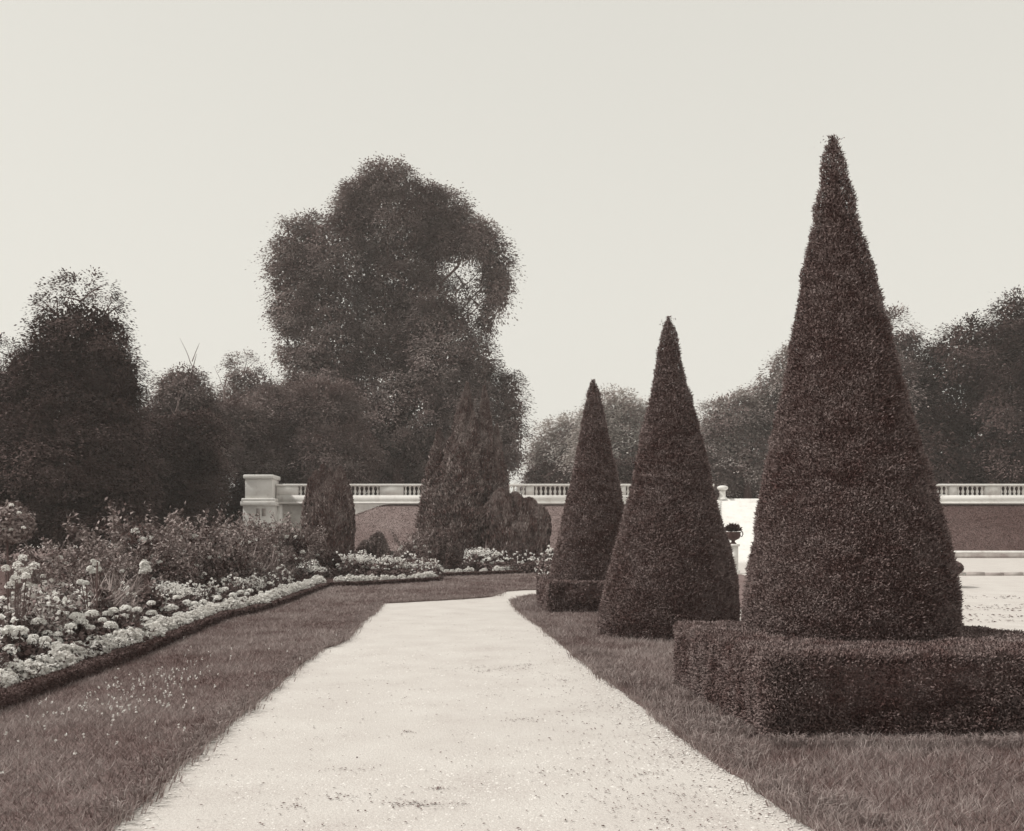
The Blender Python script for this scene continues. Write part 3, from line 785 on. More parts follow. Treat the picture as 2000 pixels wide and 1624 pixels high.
def tree(name, label, px, Y, zb, lobes_px, mat, per=30, leaf=0.3, clump=1.1, depth=0.8, trunk_r=0.4, fill=3.0, group=None, seed=1, airy_limbs=0, trunk_mat='bark', droop=0.25, lo=0.0, tk=1.0, trunk_top=None, fillleaf=None):
    x0 = X(px, Y)
    t = thing(name, label, 'tree', (x0, Y, zb), 0, group)
    lobes = []
    for i, q in enumerate(lobes_px):
        lx, ly, rx, ry = q[:4]; dn = q[4] if len(q) > 4 else 1.0
        a, b = rx / F * Y, ry / F * Y
        yo = (q[5] if len(q) > 5 else rng.uniform(-0.55, 0.45)) * a
        lobes.append((X(lx, Y) - x0, yo, Z(ly, Y) - zb, a, max(0.6 * b, depth * min(a, 1.3 * b)), b, dn))
    mb = MB()
    per, leaf = int(per * 1.65), leaf * 0.74            # fine leaves, many of them
    crown_leaves(mb, lobes, per, leaf, clump, seed=seed, droop=droop, lo=lo, tk=tk)
    if fill: fill_leaves(mb, lobes, fill * 1.35 / leaf ** 2, fillleaf or leaf * 1.6)
    mb.build('crown', M[mat], t)
    m = MB()
    top = max(l[2] for l in lobes) if trunk_top is None else trunk_top
    mid = np.array([np.mean([l[0] for l in lobes]) * 0.5, 0, top * 0.55])
    m.tube([(0, 0, -0.1), (0.02, 0, 0.5), (mid[0] * 0.2, 0, top * 0.25), tuple(mid)], [trunk_r * 1.4, trunk_r, trunk_r * 0.8, trunk_r * 0.55], 9)
    for l in lobes:
        if l[2] > top * 0.3: limb(m, (mid[0] * 0.3, 0, min(l[2] * 0.5, top * 0.5) * rng.uniform(0.7, 1.15)), (l[0] + l[3] * rng.uniform(-.4, .4), l[1], l[2] + l[5] * rng.uniform(-0.2, 0.5)), trunk_r * 0.24, trunk_r * 0.04, 0.16, 9)
    for k in range(airy_limbs):
        l = lobes[k % len(lobes)]
        d = rand_dir(1)[0]; d[2] = abs(d[2])
        limb(m, (l[0], l[1], l[2] - 0.3 * l[5]), (l[0] + d[0] * l[3], l[1] + d[1] * l[4], l[2] + d[2] * l[5]), trunk_r * 0.14, trunk_r * 0.04)
    m.build('trunk', M[trunk_mat], t)
    return t

# the great lime behind the balustrade
tree('broadleaf_tree', 'huge round-headed tree towering behind the balustrade, its crown pierced by chinks of sky', 776, 76, TZ,
     [(775, 415, 112, 82, .85), (700, 415, 52, 55, .85), (845, 425, 75, 72, .95), (755, 372, 55, 42, .8), (688, 400, 38, 40, .7), (592, 470, 52, 62, .9), (560, 512, 36, 55, .7), (650, 500, 75, 75, .95), (775, 510, 85, 75, .8), (880, 455, 52, 52, .9), (935, 478, 42, 40, .9), (968, 515, 34, 58, .9), (972, 575, 27, 42, .85), (950, 618, 20, 36, .8), (925, 470, 40, 30, .8), (905, 545, 26, 34, .35), (935, 585, 22, 40, .3), (915, 620, 24, 34, .45), (940, 540, 20, 40, .3),
      (585, 590, 52, 75), (560, 655, 24, 60, .6), (640, 640, 80, 110), (740, 640, 80, 105, .9), (835, 610, 62, 90), (860, 690, 80, 110), (640, 740, 75, 70), (930, 720, 40, 70, .8),
      (755, 790, 170, 110), (610, 800, 60, 75), (900, 790, 85, 100), (990, 800, 36, 80, .85), (1000, 850, 24, 60, .7), (965, 885, 42, 55), (700, 880, 150, 70), (860, 885, 100, 65)],
     'tree', per=44, leaf=0.27, clump=1.05, trunk_r=0.62, fill=2.7, seed=3, airy_limbs=30, droop=0.35)
# left group
tree('broadleaf_tree', 'dark bushy tree at the left with a loose airy top against the sky', 165, 47, 0.5,
     [(168, 582, 66, 42, .42), (120, 610, 40, 36, .4), (210, 615, 42, 42, .4), (170, 640, 78, 48, .75), (110, 665, 60, 45, .65), (215, 665, 52, 40, .7), (150, 715, 110, 62), (215, 735, 52, 62), (75, 745, 62, 66), (150, 800, 125, 85), (45, 820, 70, 90), (215, 830, 75, 100), (130, 900, 140, 100), (20, 930, 80, 100), (215, 930, 100, 95), (110, 1000, 160, 60)],
     'darktree', per=44, leaf=0.19, clump=0.75, trunk_r=0.35, fill=5, seed=5, airy_limbs=46)
tree('broadleaf_tree', 'thin leggy tree cut by the left edge of the picture, sky showing between its twigs', 18, 58, 0.7,
     [(22, 690, 36, 30, .35), (0, 730, 40, 40, .4), (30, 760, 30, 40, .4), (-30, 700, 50, 60, .5), (-40, 820, 70, 90)],
     'darktree', per=44, leaf=0.22, clump=0.8, trunk_r=0.2, fill=0, seed=6, airy_limbs=26)
tree('dome_tree', 'dome-shaped tree with a pale slim bare stem in front of its crown', 352, 63, 0.74,
     [(362, 762, 52, 38, .9), (330, 775, 30, 36, .8), (400, 790, 32, 40, .8), (360, 820, 68, 62), (310, 850, 50, 60), (400, 880, 70, 70)],
     'tree', per=44, leaf=0.21, clump=0.85, trunk_r=0.3, fill=4, seed=7, lo=-0.08)
tree('broadleaf_tree', 'slender light tree between the dome tree and the great tree', 478, 70, 0.74,
     [(480, 722, 32, 34, .5), (492, 752, 46, 32, .65), (462, 780, 36, 36, .7), (500, 800, 60, 46), (470, 850, 60, 60)],
     'tree', per=44, leaf=0.22, clump=0.8, trunk_r=0.25, fill=3, seed=8, airy_limbs=16)
tree('spreading_tree', 'low spreading tree with layered boughs behind the corner pedestal', 560, 67, TZ,
     [(560, 790, 95, 50), (640, 800, 80, 60), (490, 830, 75, 50), (600, 850, 110, 60), (520, 895, 90, 50), (660, 890, 90, 60), (590, 925, 120, 40)],
     'tree', per=44, leaf=0.22, clump=0.9, trunk_r=0.4, fill=4, seed=9, lo=-0.1, droop=0.1)
tree('spreading_tree', 'dark tree with drooping layered boughs left of the corner pedestal', 400, 56, 0.74,
     [(375, 850, 68, 45), (320, 880, 85, 60), (385, 900, 48, 55), (350, 930, 95, 70), (290, 960, 90, 70), (378, 965, 46, 60), (330, 1000, 88, 55), (250, 1000, 90, 50), (385, 1015, 38, 35)],
     'darktree', per=44, leaf=0.20, clump=0.8, trunk_r=0.35, fill=5, seed=10, droop=0.1)
for px, w_, py, Y, lab in [(590, 80, 905, 80, 'low dark undergrowth behind the balustrade beside the corner pedestal'), (740, 90, 912, 83, 'low dark undergrowth behind the balustrade at the foot of the great tree'), (880, 100, 905, 82, 'low dark undergrowth behind the balustrade and the pointed cypress'),
                     (1110, 90, 925, 108, 'low undergrowth behind the balustrade left of the farthest cone'), (1290, 110, 915, 95, 'low undergrowth behind the balustrade and the middle cone'), (1440, 90, 915, 92, 'low dark undergrowth behind the stair head'), (1760, 110, 905, 86, 'low dark undergrowth close right of the tallest cone'), (1930, 110, 905, 82, 'low dark undergrowth above the right grass bank')]:
    tree('undergrowth_shrub', lab, px, Y, TZ, [(px - w_ * .5, py + 22, w_ * .5, 40), (px, py + 18, w_ * .5, 44), (px + w_ * .5, py + 24, w_ * .5, 38)], 'darktree', per=40, leaf=0.3, clump=1.0, trunk_r=0.15, fill=2.5, seed=31)
tree('undergrowth_shrub', 'dark undergrowth filling the corner just left of the corner pedestal', 450, 66, 0.74, [(430, 985, 40, 50), (465, 995, 30, 45), (480, 960, 26, 40)], 'darktree', per=40, leaf=0.24, clump=0.8, trunk_r=0.1, fill=3, seed=35)
tree('undergrowth_shrub', 'dark undergrowth under the trees at the far left edge', 20, 44, 0.6, [(-30, 990, 70, 60), (40, 1000, 70, 60), (110, 1015, 70, 45), (180, 1020, 60, 40), (0, 1040, 90, 30)], 'darktree', per=40, leaf=0.2, clump=0.7, trunk_r=0.1, fill=3, seed=33)
# bare dead tops
def dead_tree(px, ptop, pbot, Y, zb, label, n, spread):
    t = thing('dead_tree', label, 'tree', (X(px, Y), Y, zb)); h = Z(ptop, Y) - zb; b = Z(pbot, Y) - zb
    m = MB(); m.tube([(0, 0, 0), (0.1, 0, b), (0.0, 0, (b + h) / 2), (0.35, 0, h)], [0.14, 0.10, 0.05, 0.012], 7)
    m.build('trunk', M['twig'], t)
    for k in range(n):
        z = b + (h - b) * rng.uniform(0.3, 0.85); s = -1 if k % 2 else 1
        mm = MB(); limb(mm, (0.05, 0, z), (s * spread * rng.uniform(0.4, 1), rng.uniform(-.3, .3), z + rng.uniform(0.8, 2.2)), 0.032, 0.008); mm.build('branch', M['twig'], t)
dead_tree(374, 692, 770, 64.5, 0.74, 'bare dead tree top sticking up out of the dome tree', 4, 0.9)
dead_tree(437, 728, 790, 66, 0.74, 'bare forked twig tree just left of the slender light tree', 3, 0.9)
dead_tree(343, 770, 840, 59, 0.74, 'pale slim bare stem standing before the dome tree', 2, 0.7)

tree('broadleaf_tree', 'dark tree beyond the left edge of the picture', -150, 50, 0.5, [(-150, 760, 120, 100), (-110, 880, 110, 110), (-200, 900, 120, 120), (-140, 1000, 150, 60)], 'darktree', per=30, leaf=0.26, clump=0.9, trunk_r=0.35, fill=3, seed=45)
# far centre and right: clipped avenue
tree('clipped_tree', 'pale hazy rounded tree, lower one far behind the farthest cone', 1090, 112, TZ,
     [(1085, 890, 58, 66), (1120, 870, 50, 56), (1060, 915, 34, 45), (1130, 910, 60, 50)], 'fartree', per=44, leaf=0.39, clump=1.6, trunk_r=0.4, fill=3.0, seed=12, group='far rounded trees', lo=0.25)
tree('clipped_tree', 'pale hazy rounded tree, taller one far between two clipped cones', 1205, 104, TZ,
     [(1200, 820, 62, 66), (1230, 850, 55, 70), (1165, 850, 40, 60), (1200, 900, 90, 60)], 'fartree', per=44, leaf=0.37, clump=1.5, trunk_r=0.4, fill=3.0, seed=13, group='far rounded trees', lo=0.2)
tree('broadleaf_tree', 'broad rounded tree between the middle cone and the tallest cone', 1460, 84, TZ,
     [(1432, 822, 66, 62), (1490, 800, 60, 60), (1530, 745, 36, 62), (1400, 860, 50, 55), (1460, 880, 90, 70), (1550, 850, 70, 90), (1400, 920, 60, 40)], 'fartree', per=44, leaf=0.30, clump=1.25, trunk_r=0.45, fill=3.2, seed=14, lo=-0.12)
tree('broadleaf_tree', 'tree rising close behind the tallest cone, its ragged top on the right of the cone', 1690, 76, TZ,
     [(1745, 645, 40, 38, .6), (1700, 650, 60, 50, .8), (1765, 690, 38, 42, .9), (1640, 720, 80, 70), (1730, 770, 80, 70), (1690, 850, 120, 90), (1770, 860, 60, 90)], 'tree', per=44, leaf=0.28, clump=1.15, trunk_r=0.45, fill=2.4, seed=15, lo=-0.05)
tree('broadleaf_tree', 'wide dark rounded tree right of the tallest cone, hanging over the balustrade', 1870, 74, TZ,
     [(1880, 690, 66, 58), (1838, 720, 46, 54), (1920, 740, 50, 66), (1865, 790, 95, 70), (1815, 800, 40, 60), (1900, 870, 100, 75), (1820, 880, 60, 75)], 'darktree', per=44, leaf=0.28, clump=1.15, trunk_r=0.5, fill=2.6, seed=16)
tree('broadleaf_tree', 'tall dark tree cut by the right edge of the picture above the balustrade', 2010, 70, TZ,
     [(1992, 625, 40, 58), (1962, 690, 45, 62), (2020, 700, 70, 90), (1985, 780, 70, 80), (2040, 800, 90, 100), (1990, 880, 70, 75)], 'darktree', per=44, leaf=0.27, clump=1.1, trunk_r=0.5, fill=2.6, seed=17)

# ------------------------------------------------------------------ evergreen columns behind the bed
def evergreen(name, label, px, pbase, Y, spires, mat, n, L, up=1.2, cat='conifer', tk=1.0, lo=0.0, lum=0.42, ex=0.75):
    """spires: (px centre at foot, px apex x, py top, half width px, foot py, power)"""
    zb = zg(Y) + 0.02; x0 = X(px, Y)
    t = thing(name, label, cat, (x0, Y, zb))
    mb = MB(); tot = sum(s[3] * (s[4] - s[2]) for s in spires)
    for k, (pc, pa, pt, hw, pf, pw) in enumerate(spires):
        m = int(n * hw * (pf - pt) / tot)
        u = rng.random(m) ** 0.8                                  # 0 foot .. 1 top
        prof = np.maximum((1 - u ** pw), 0.0) ** ex * (0.80 + 0.20 * np.clip(u * 5, 0, 1))
        a = rng.uniform(0, 2 * PI, m); R = hw / F * Y
        h = Z(pf + (pt - pf) * u, Y) - zb; cxx = X(pc + (pa - pc) * u, Y) - x0
        P = np.c_[cxx, 0 * u + (0.25 * (k % 3 - 1)) * R, h]
        N = np.c_[np.cos(a), np.sin(a), 0.15 + 0 * a]
        lump = 1 + (vnoise(np.c_[np.cos(a) * 1.5, np.sin(a) * 1.5, h * 0.8], 1.8, k + 2) - 0.5) * lum + (vnoise(np.c_[np.cos(a) * 2, np.sin(a) * 2, h * 2.2], 2.6, k + 5) - 0.5) * lum * 0.7
        P = P + N * np.array([1, 0.85, 0]) * (R * prof * lump * (1 - rng.exponential(0.09, m)))[:, None]
        d = norm(np.array([0, 0, up]) + N * 0.55 + rand_dir(m) * 0.6)
        cl = vnoise(P, 1.7, k + 9) * 0.6 + vnoise(P, 6, k + 12) * 0.4
        tn = np.clip(lo + tk * (cl - 0.16 + rng.normal(0, 0.17, m)) + (rng.random(m) < 0.035) * 0.6, 0, 1)
        mb.leaves(P, d, norm(N + rand_dir(m) * 0.6 + np.array([0, 0, .4])), L * rng.uniform(0.6, 1.5, m), L * 0.36, tn, 0.1)
        if lum > 0.6: continue
        uu = np.linspace(0, 0.93, 9)
        pr = np.maximum(1 - uu ** pw, 0) ** ex * (0.5 if lum > 0.6 else 0.72) * R
        seg = 14; an = np.arange(seg) * 2 * PI / seg
        V = np.array([(X(pc + (pa - pc) * q, Y) - x0 + r_ * np.cos(b), 0.25 * (k % 3 - 1) * R + r_ * 0.85 * np.sin(b), Z(pf + (pt - pf) * q, Y) - zb) for q, r_ in zip(uu, pr) for b in an])
        mb.add(V, [(i * seg + j, i * seg + (j + 1) % seg, (i + 1) * seg + (j + 1) % seg, (i + 1) * seg + j) for i in range(8) for j in range(seg)], 0.05)
    mb.build('foliage', M[mat], t)
    s = MB(); s.tube([(0, 0, -0.05), (0, 0, 0.8)], [0.14, 0.1]); s.build('trunk', M['bark'], t)
    return t
evergreen('columnar_yew', 'dark blunt columnar yew with twin tops before the balustrade', 643, 1090, 36.5,
          [(620, 618, 922, 24, 1095, 5), (634, 630, 910, 20, 1095, 4), (652, 650, 924, 20, 1095, 4), (668, 664, 914, 22, 1095, 5), (675, 676, 940, 17, 1092, 5), (644, 643, 916, 24, 1098, 5), (645, 646, 940, 42, 1098, 6)], 'cypress', 62000, 0.13, lo=-0.12)
evergreen('pointed_cypress', 'large pointed cypress clump with three peaks in front of the great tree', 905, 1090, 43,
          [(895, 913, 752, 60, 1090, 1.5), (952, 946, 756, 40, 1090, 1.7), (858, 857, 838, 42, 1085, 2.2), (978, 970, 830, 24, 1085, 2.2), (905, 905, 880, 88, 1095, 3.0)], 'cypress', 120000, 0.15, lo=-0.06, tk=1.15, up=0.7, lum=0.5, ex=1.0)
evergreen('juniper_bush', 'bristly upright dark juniper bush right of the pointed cypress', 1015, 1090, 42,
          [(985, 978, 958, 34, 1092, 4), (1008, 1006, 964, 34, 1092, 4), (1030, 1034, 974, 34, 1092, 4), (1046, 1056, 990, 22, 1090, 3.5), (1010, 1012, 1000, 52, 1094, 5)], 'cypress', 52000, 0.18, up=2.2, lo=-0.12, cat='shrub', lum=0.6, ex=0.6)
evergreen('clipped_shrub', 'small leafy rounded pillar shrub in front of the pointed cypress', 877, 1115, 37,
          [(877, 876, 1034, 22, 1118, 7)], 'rose', 7500, 0.10, up=0.1, cat='shrub', lo=-0.05, lum=0.7)
evergreen('clipped_shrub', 'slim dark shrub on the grass bank just right of the columnar yew', 742, 1100, 39,
          [(742, 741, 1040, 16, 1100, 6), (716, 714, 1056, 19, 1100, 5)], 'rose', 5200, 0.13, up=0.4, cat='shrub', lo=0.12, lum=0.9)
evergreen('low_shrub', 'low dark rounded bush at the foot of the columnar yew', 640, 1120, 33.5,
          [(625, 625, 1075, 22, 1118, 2.5), (650, 650, 1082, 20, 1120, 2.5)], 'green', 5000, 0.12, up=0.3, cat='shrub', lo=-0.12, lum=0.9)
evergreen('leafy_shrub', 'leafy upright shrub at the foot of the juniper bush', 1005, 1105, 38.5,
          [(995, 992, 1068, 16, 1108, 2.5), (1015, 1018, 1062, 17, 1108, 2.5)], 'green', 4500, 0.14, up=0.9, cat='shrub', lo=0.15, lum=0.9)


# ------------------------------------------------------------------ flower bed
bank_poly = bed_edge[2:] + [(3.6, 48), (-8, 50), (-22, 46), (-22, 7), (-9, 3), (-4.6, 3)]
be = np.array(bed_edge)
bedpoly = np.concatenate([be, [(3.6, 46), (-9, 50), (-26, 46), (-26, 3)]])
bedin = bedpoly.copy(); bedin[:len(be), 0] -= np.where(be[:, 1] < 29, 0.12, 0.0); bedin[:len(be), 1] += np.where(be[:, 1] < 29, 0, 0.12)
soil = slab('flower_bed', bedin, 0.16, M['soil'], 0.14); tag(soil, kind='structure')

# low clipped box edging along the bed
def edging():
    pl = resample(be[(be[:, 1] > 5.5)], 0.12)
    t = np.gradient(pl, axis=0); t = t / np.linalg.norm(t, axis=1, keepdims=True)
    nl = np.c_[-t[:, 1], t[:, 0]]                       # towards the bed
    W, H = 0.16, 0.19
    mb = MB(); c0 = pl + nl * 0.03; c1 = pl + nl * (W - 0.03)
    z = zgv(pl[:, 1])
    n = len(pl)
    V = np.concatenate([np.c_[c0, z], np.c_[c0, z + H - 0.03], np.c_[c1, z + H - 0.03], np.c_[c1, z]])
    fc = [(a * n + i, a * n + i + 1, (a + 1) * n + i + 1, (a + 1) * n + i) for a in range(3) for i in range(n - 1)]
    mb.add(V, fc, 0.08)
    dens = np.clip(9.0 / pl[:, 1], 0.25, 1.2); cdf = np.cumsum(dens); cdf /= cdf[-1]
    N_ = 80000
    i = np.searchsorted(cdf, rng.random(N_)).clip(0, n - 2); f = rng.random((N_, 1))
    base = pl[i] * (1 - f) + pl[i + 1] * f; nn = nl[i]
    u = rng.random(N_) * (2 * H + W)
    front = u < H; top = (u >= H) & (u < H + W)
    off = np.where(front, 0, np.where(top, u - H, W)); hz = np.where(front, u, np.where(top, H, 2 * H + W - u))
    C = np.c_[base + nn * off[:, None], zgv(base[:, 1]) + hz]
    Nn = np.c_[nn * np.where(front, -1, np.where(top, 0, 1))[:, None], np.where(top, 1.0, 0.0)]
    C = C + Nn * ((vnoise(C, 3, 8) - 0.5) * 0.03)[:, None]
    sc = np.clip(base[:, 1] / 11, 0.8, 2.2)
    shell_leaves(mb, C, Nn, 0.026 * sc, 0.014 * sc, tseed=8, deep=0.010)
    o = mb.build('box_edging', M['box'])
    tag(o, 'low clipped dark box edging running along the front of the flower bed', 'hedge')
edging()

def interp_edge(Y):
    m = be[2:9]
    return float(np.interp(Y, m[:, 1], m[:, 0]))

def mound(mb, r, h, n, L, W, lo=0.1, hi=0.9, flat=1.0):
    d = rand_dir(n); d[:, 2] = np.abs(d[:, 2])
    P = d * np.array([r, r, h]) * rng.uniform(0.55, 1.05, (n, 1))
    mb.leaves(P, norm(d * 0.6 + rand_dir(n)), norm(d + np.array([0, 0, 0.8]) + rand_dir(n) * 0.5), L * rng.uniform(0.6, 1.4, n), W * rng.uniform(0.7, 1.3, n), rng.uniform(lo, hi, n), 0.12)
    return mb

def head(mb, c, r, n=70, pet=0.03, flat=0.75):
    """a round flower head made of small petals"""
    d = rand_dir(n); d[:, 2] = np.where(d[:, 2] < -0.4, -d[:, 2], d[:, 2])
    P = np.array(c) + d * np.array([r, r, r * flat]) * rng.uniform(0.8, 1.05, (n, 1))
    mb.leaves(P, norm(np.cross(d, rand_dir(n))), norm(d * 0.45 + np.array([-0.15, -0.1, 0.9]) + rand_dir(n) * 0.22), pet * rng.uniform(0.8, 1.3, n), pet * rng.uniform(0.7, 1.1, n), rng.uniform(0.3, 1, n), 0.1)

# edging plants: a white-flowered ribbon, each plant on its own
protos = []
for v in range(5):
    t = thing('edging_plant', 'low white-flowered edging plant in the ribbon behind the box edging', 'plant', (0, 0, -20), 0, 'white ribbon of edging plants')
    m = MB(); mound(m, 0.17, 0.15, 90, 0.05, 0.022, 0.1, 0.8); m.build('foliage', M['green'], t)
    m = MB(); n = 420; d = rand_dir(n); d[:, 2] = np.abs(d[:, 2]) + 0.15; d = norm(d)
    lump = 0.62 + 0.65 * vnoise(d * 2.6, 1.5, v)
    P = d * np.array([0.18, 0.18, 0.185]) * lump[:, None]
    m.leaves(P, rand_dir(n), norm(d * 0.4 + np.array([-0.15, 0, 0.9]) + rand_dir(n) * 0.28), 0.042, 0.036, rng.uniform(0.1, 1, n), 0.1)
    m.build('blossom', M['pale'], t); protos.append(t)
used = set()
def place(prs, k, loc, rz, sc, label=None, group=None):
    p = prs[k % len(prs)]
    if id(p) not in used:
        used.add(id(p)); p.location = loc; p.rotation_euler = (0, 0, rz); p.scale = (sc, sc, sc)
        if label: p['label'] = label
        if group: p['group'] = group
        return p
    return dup(p, loc, rz, sc, label, group)
row = resample(be[(be[:, 1] > 5.5)], 0.05)
acc, k, last = 0.0, 0, row[0]
tg = np.gradient(row, axis=0); tg /= np.linalg.norm(tg, axis=1, keepdims=True); nlr = np.c_[-tg[:, 1], tg[:, 0]]
for p, nn in zip(row, nlr):
    if np.linalg.norm(p - last) < 0.235: continue
    last = p
    if rng.random() < 0.11: continue
    q = p + nn * (0.38 + rng.normal(0, 0.06))
    if q[0] > 2.4: continue
    place(protos, k, (q[0], q[1], zg(q[1]) + 0.15), rng.uniform(0, 6.28), rng.uniform(0.68, 1.32)); k += 1

# geraniums with round white heads, each head a part
gp, gs = [], []
for v in range(10):
    short = v >= 5; HH = 0.26 if short else 0.44
    t = thing('geranium', 'bushy geranium', 'plant', (0, 0, -20), 0, 'white geraniums')
    m = MB(); mound(m, 0.25, HH - 0.09, 420, 0.075, 0.06, 0.0, 0.7); m.build('foliage', M['green'], t)
    for h in range((1, 2, 2, 3, 1)[v % 5]):
        a = rng.uniform(0, 2 * PI); rr = 0.0 if h == 0 else rng.uniform(0.1, 0.24)
        c = (rr * math.cos(a), rr * math.sin(a), HH - (0 if h == 0 else rng.uniform(0.0, 0.1)))
        m = MB(); head(m, c, 0.075 if h == 0 else rng.uniform(0.04, 0.065), 110, 0.034, 0.7); hd = m.build('flower_head', M['white'], t)
        m = MB(); m.tube([(c[0] * 0.5, c[1] * 0.5, 0.08), c], 0.005, 5); m.build('stalk', M['green'], hd)
    (gs if short else gp).append(t)
heads_px = [(22, 1270), (38, 1233), (91, 1238), (110, 1253), (125, 1203), (150, 1205), (138, 1225), (172, 1226), (187, 1240), (200, 1212), (210, 1200), (232, 1236), (246, 1190), (243, 1204), (268, 1192), (296, 1179), (296, 1199), (260, 1219), (350, 1201), (365, 1178), (380, 1180), (397, 1176), (425, 1168),
            (440, 1151), (488, 1155), (510, 1158), (522, 1164), (526, 1139), (555, 1145), (566, 1144), (575, 1142), (610, 1137), (640, 1125), (660, 1124), (660, 1104), (688, 1118), (704, 1124), (722, 1132), (801, 1127), (810, 1125), (822, 1118), (930, 1109), (942, 1103), (954, 1091), (959, 1100), (973, 1096), (990, 1092), (1034, 1093), (1060, 1105), (60, 1255), (20, 1232), (85, 1262), (320, 1190), (270, 1236), (48, 1205), (75, 1216), (115, 1232), (160, 1216), (215, 1222), (228, 1208), (285, 1212), (310, 1206), (335, 1187), (30, 1252), (65, 1246), (180, 1200), (405, 1183), (455, 1163), (470, 1158), (345, 1168), (145, 1252), (212, 1246)]
for k, (px, py) in enumerate(heads_px):
    kk = (py - HZ) / F
    if px < 640:                                         # lower the bloom until the plant stands inside the bed
        for hh in (0.62, 0.55, 0.48, 0.42, 0.38, 0.34, 0.30):
            Y = (CAMZ - hh) / kk
            if Y > 22: Y = (CAMZ - hh + 0.0225 * 22) / (kk + 0.0225)
            if X(px, Y) < interp_edge(min(Y, 28)) - 0.55: break
    else:                                                # far bed: stand just behind the edging
        Y = at(px, 1139 if px < 860 else 1125)[1] + rng.uniform(0.75, 1.3)
        hh = float(np.clip(Z(py, Y) - zg(Y), 0.25, 0.8))
    x = X(px, Y)
    if px < 300: rel_ = 'in the near part of the bed left of the path'
    elif px < 620: rel_ = 'in the middle of the bed, before the rose bushes'
    elif px < 880: rel_ = 'in the far bed between the columnar yew and the leafy pillar shrub'
    else: rel_ = 'in the far bed below the juniper bush'
    ngr = {'in the near part of the bed left of the path': 'white geraniums in the near bed', 'in the middle of the bed, before the rose bushes': 'white geraniums before the rose bushes'}.get(rel_, 'white geraniums of the far bed')
    place(gs if hh < 0.43 else gp, k, (x, Y, zg(Y) + 0.12), rng.uniform(0, 6.28), max(0.75, (hh - 0.12) / (0.26 if hh < 0.43 else 0.44)), 'white-headed geranium ' + rel_, ngr)
# plain leafy plants filling between them
fp = []
for v in range(4):
    t = thing('bedding_plant', 'leafy bedding plant', 'plant', (0, 0, -20), 0, 'leafy bedding plants')
    m = MB(); mound(m, 0.30, 0.34, 460, 0.085, 0.05, 0.0, 0.8); m.build('foliage', M['green'], t); fp.append(t)
k = 0
for Y in np.arange(8.6, 29.5, 0.52):
    for j in range(7):
        x = interp_edge(min(Y, 28.5)) - 0.62 - j * 0.5 + rng.normal(0, 0.09)
        y = Y + rng.normal(0, 0.12)
        if abs(x) > 0.68 * y or j > 5 and Y < 12 or j >= 2 and rng.random() < 0.4: continue
        place(fp, k, (x, y, zg(y) + 0.09), rng.uniform(0, 6.28), rng.uniform(0.5, 0.75) if j < 3 else rng.uniform(0.75, 1.2), 'leafy dark bedding plant without flowers among the geraniums of the left bed', 'leafy plants between the geraniums'); k += 1
for px in range(650, 1062, 15):
    Yb = at(px, 1139 if px < 860 else 1125)[1]
    for j in range(3):
        y = Yb + 0.75 + 0.6 * j + rng.normal(0, 0.1); x = X(px + rng.normal(0, 4), y)
        place(fp, k, (x, y, zg(y) + 0.09), rng.uniform(0, 6.28), rng.uniform(0.85, 1.2), 'leafy dark bedding plant without flowers in the far bed', 'leafy plants in the far bed'); k += 1

# tall pale-flowered clumps
pp = []
for v in range(3):
    t = thing('phlox', 'pale flowering clump', 'plant', (0, 0, -20), 0, 'pale flowering clumps')
    m = MB(); mound(m, 0.34, 0.50, 420, 0.10, 0.035, 0.1, 0.8); m.build('foliage', M['green'], t)
    m = MB(); n = 190
    d = rand_dir(n); d[:, 2] = np.abs(d[:, 2]) * 0.7 + 0.3; P = d * np.array([0.42, 0.36, 0.3]) * rng.uniform(0.65, 1.0, (n, 1)) + np.array([0, 0, 0.36])
    P[:, 2] += (vnoise(P, 7, v) - 0.5) * 0.12
    m.leaves(P, rand_dir(n), norm(np.array([-0.15, 0, 1.0]) + d * 0.3 + rand_dir(n) * 0.25), 0.055, 0.05, rng.uniform(0.35, 1, n), 0.1)
    m.build('blossom', M['pale'], t); pp.append(t)
ph = [(676, 1113), (722, 1112), (781, 1110), (832, 1105), (852, 1110), (693, 1088), (712, 1090), (755, 1092), (910, 1108), (930, 1075), (955, 1078), (1025, 1106), (432, 1134), (448, 1140), (490, 1132), (500, 1143), (575, 1122), (610, 1112), (620, 1112), (600, 1100), (340, 1142), (320, 1140), (365, 1150), (560, 1120), (800, 1105)]
for k, (px, py) in enumerate(ph):
    Y = {0: 0}.get(0, 0) or (33.6 if 640 < px < 880 else (38.5 if px >= 880 else (30.5 if px > 545 else 24.5 if px > 400 else 19.5)))
    zt = Z(py - 8, Y); sc = float(np.clip((zt - zg(Y) - 0.08) / 0.68, 0.6, 1.8))
    lab = ('pale flowering clump in the far bed before the pointed cypress and bank' if px > 640 else 'pale flowering clump in front of the dense rose bushes of the left bed')
    place(pp, k, (X(px, Y), Y, zg(Y) + 0.09), rng.uniform(0, 6.28), sc, lab, 'pale clumps of the far bed' if px > 640 else 'pale clumps of the left bed')
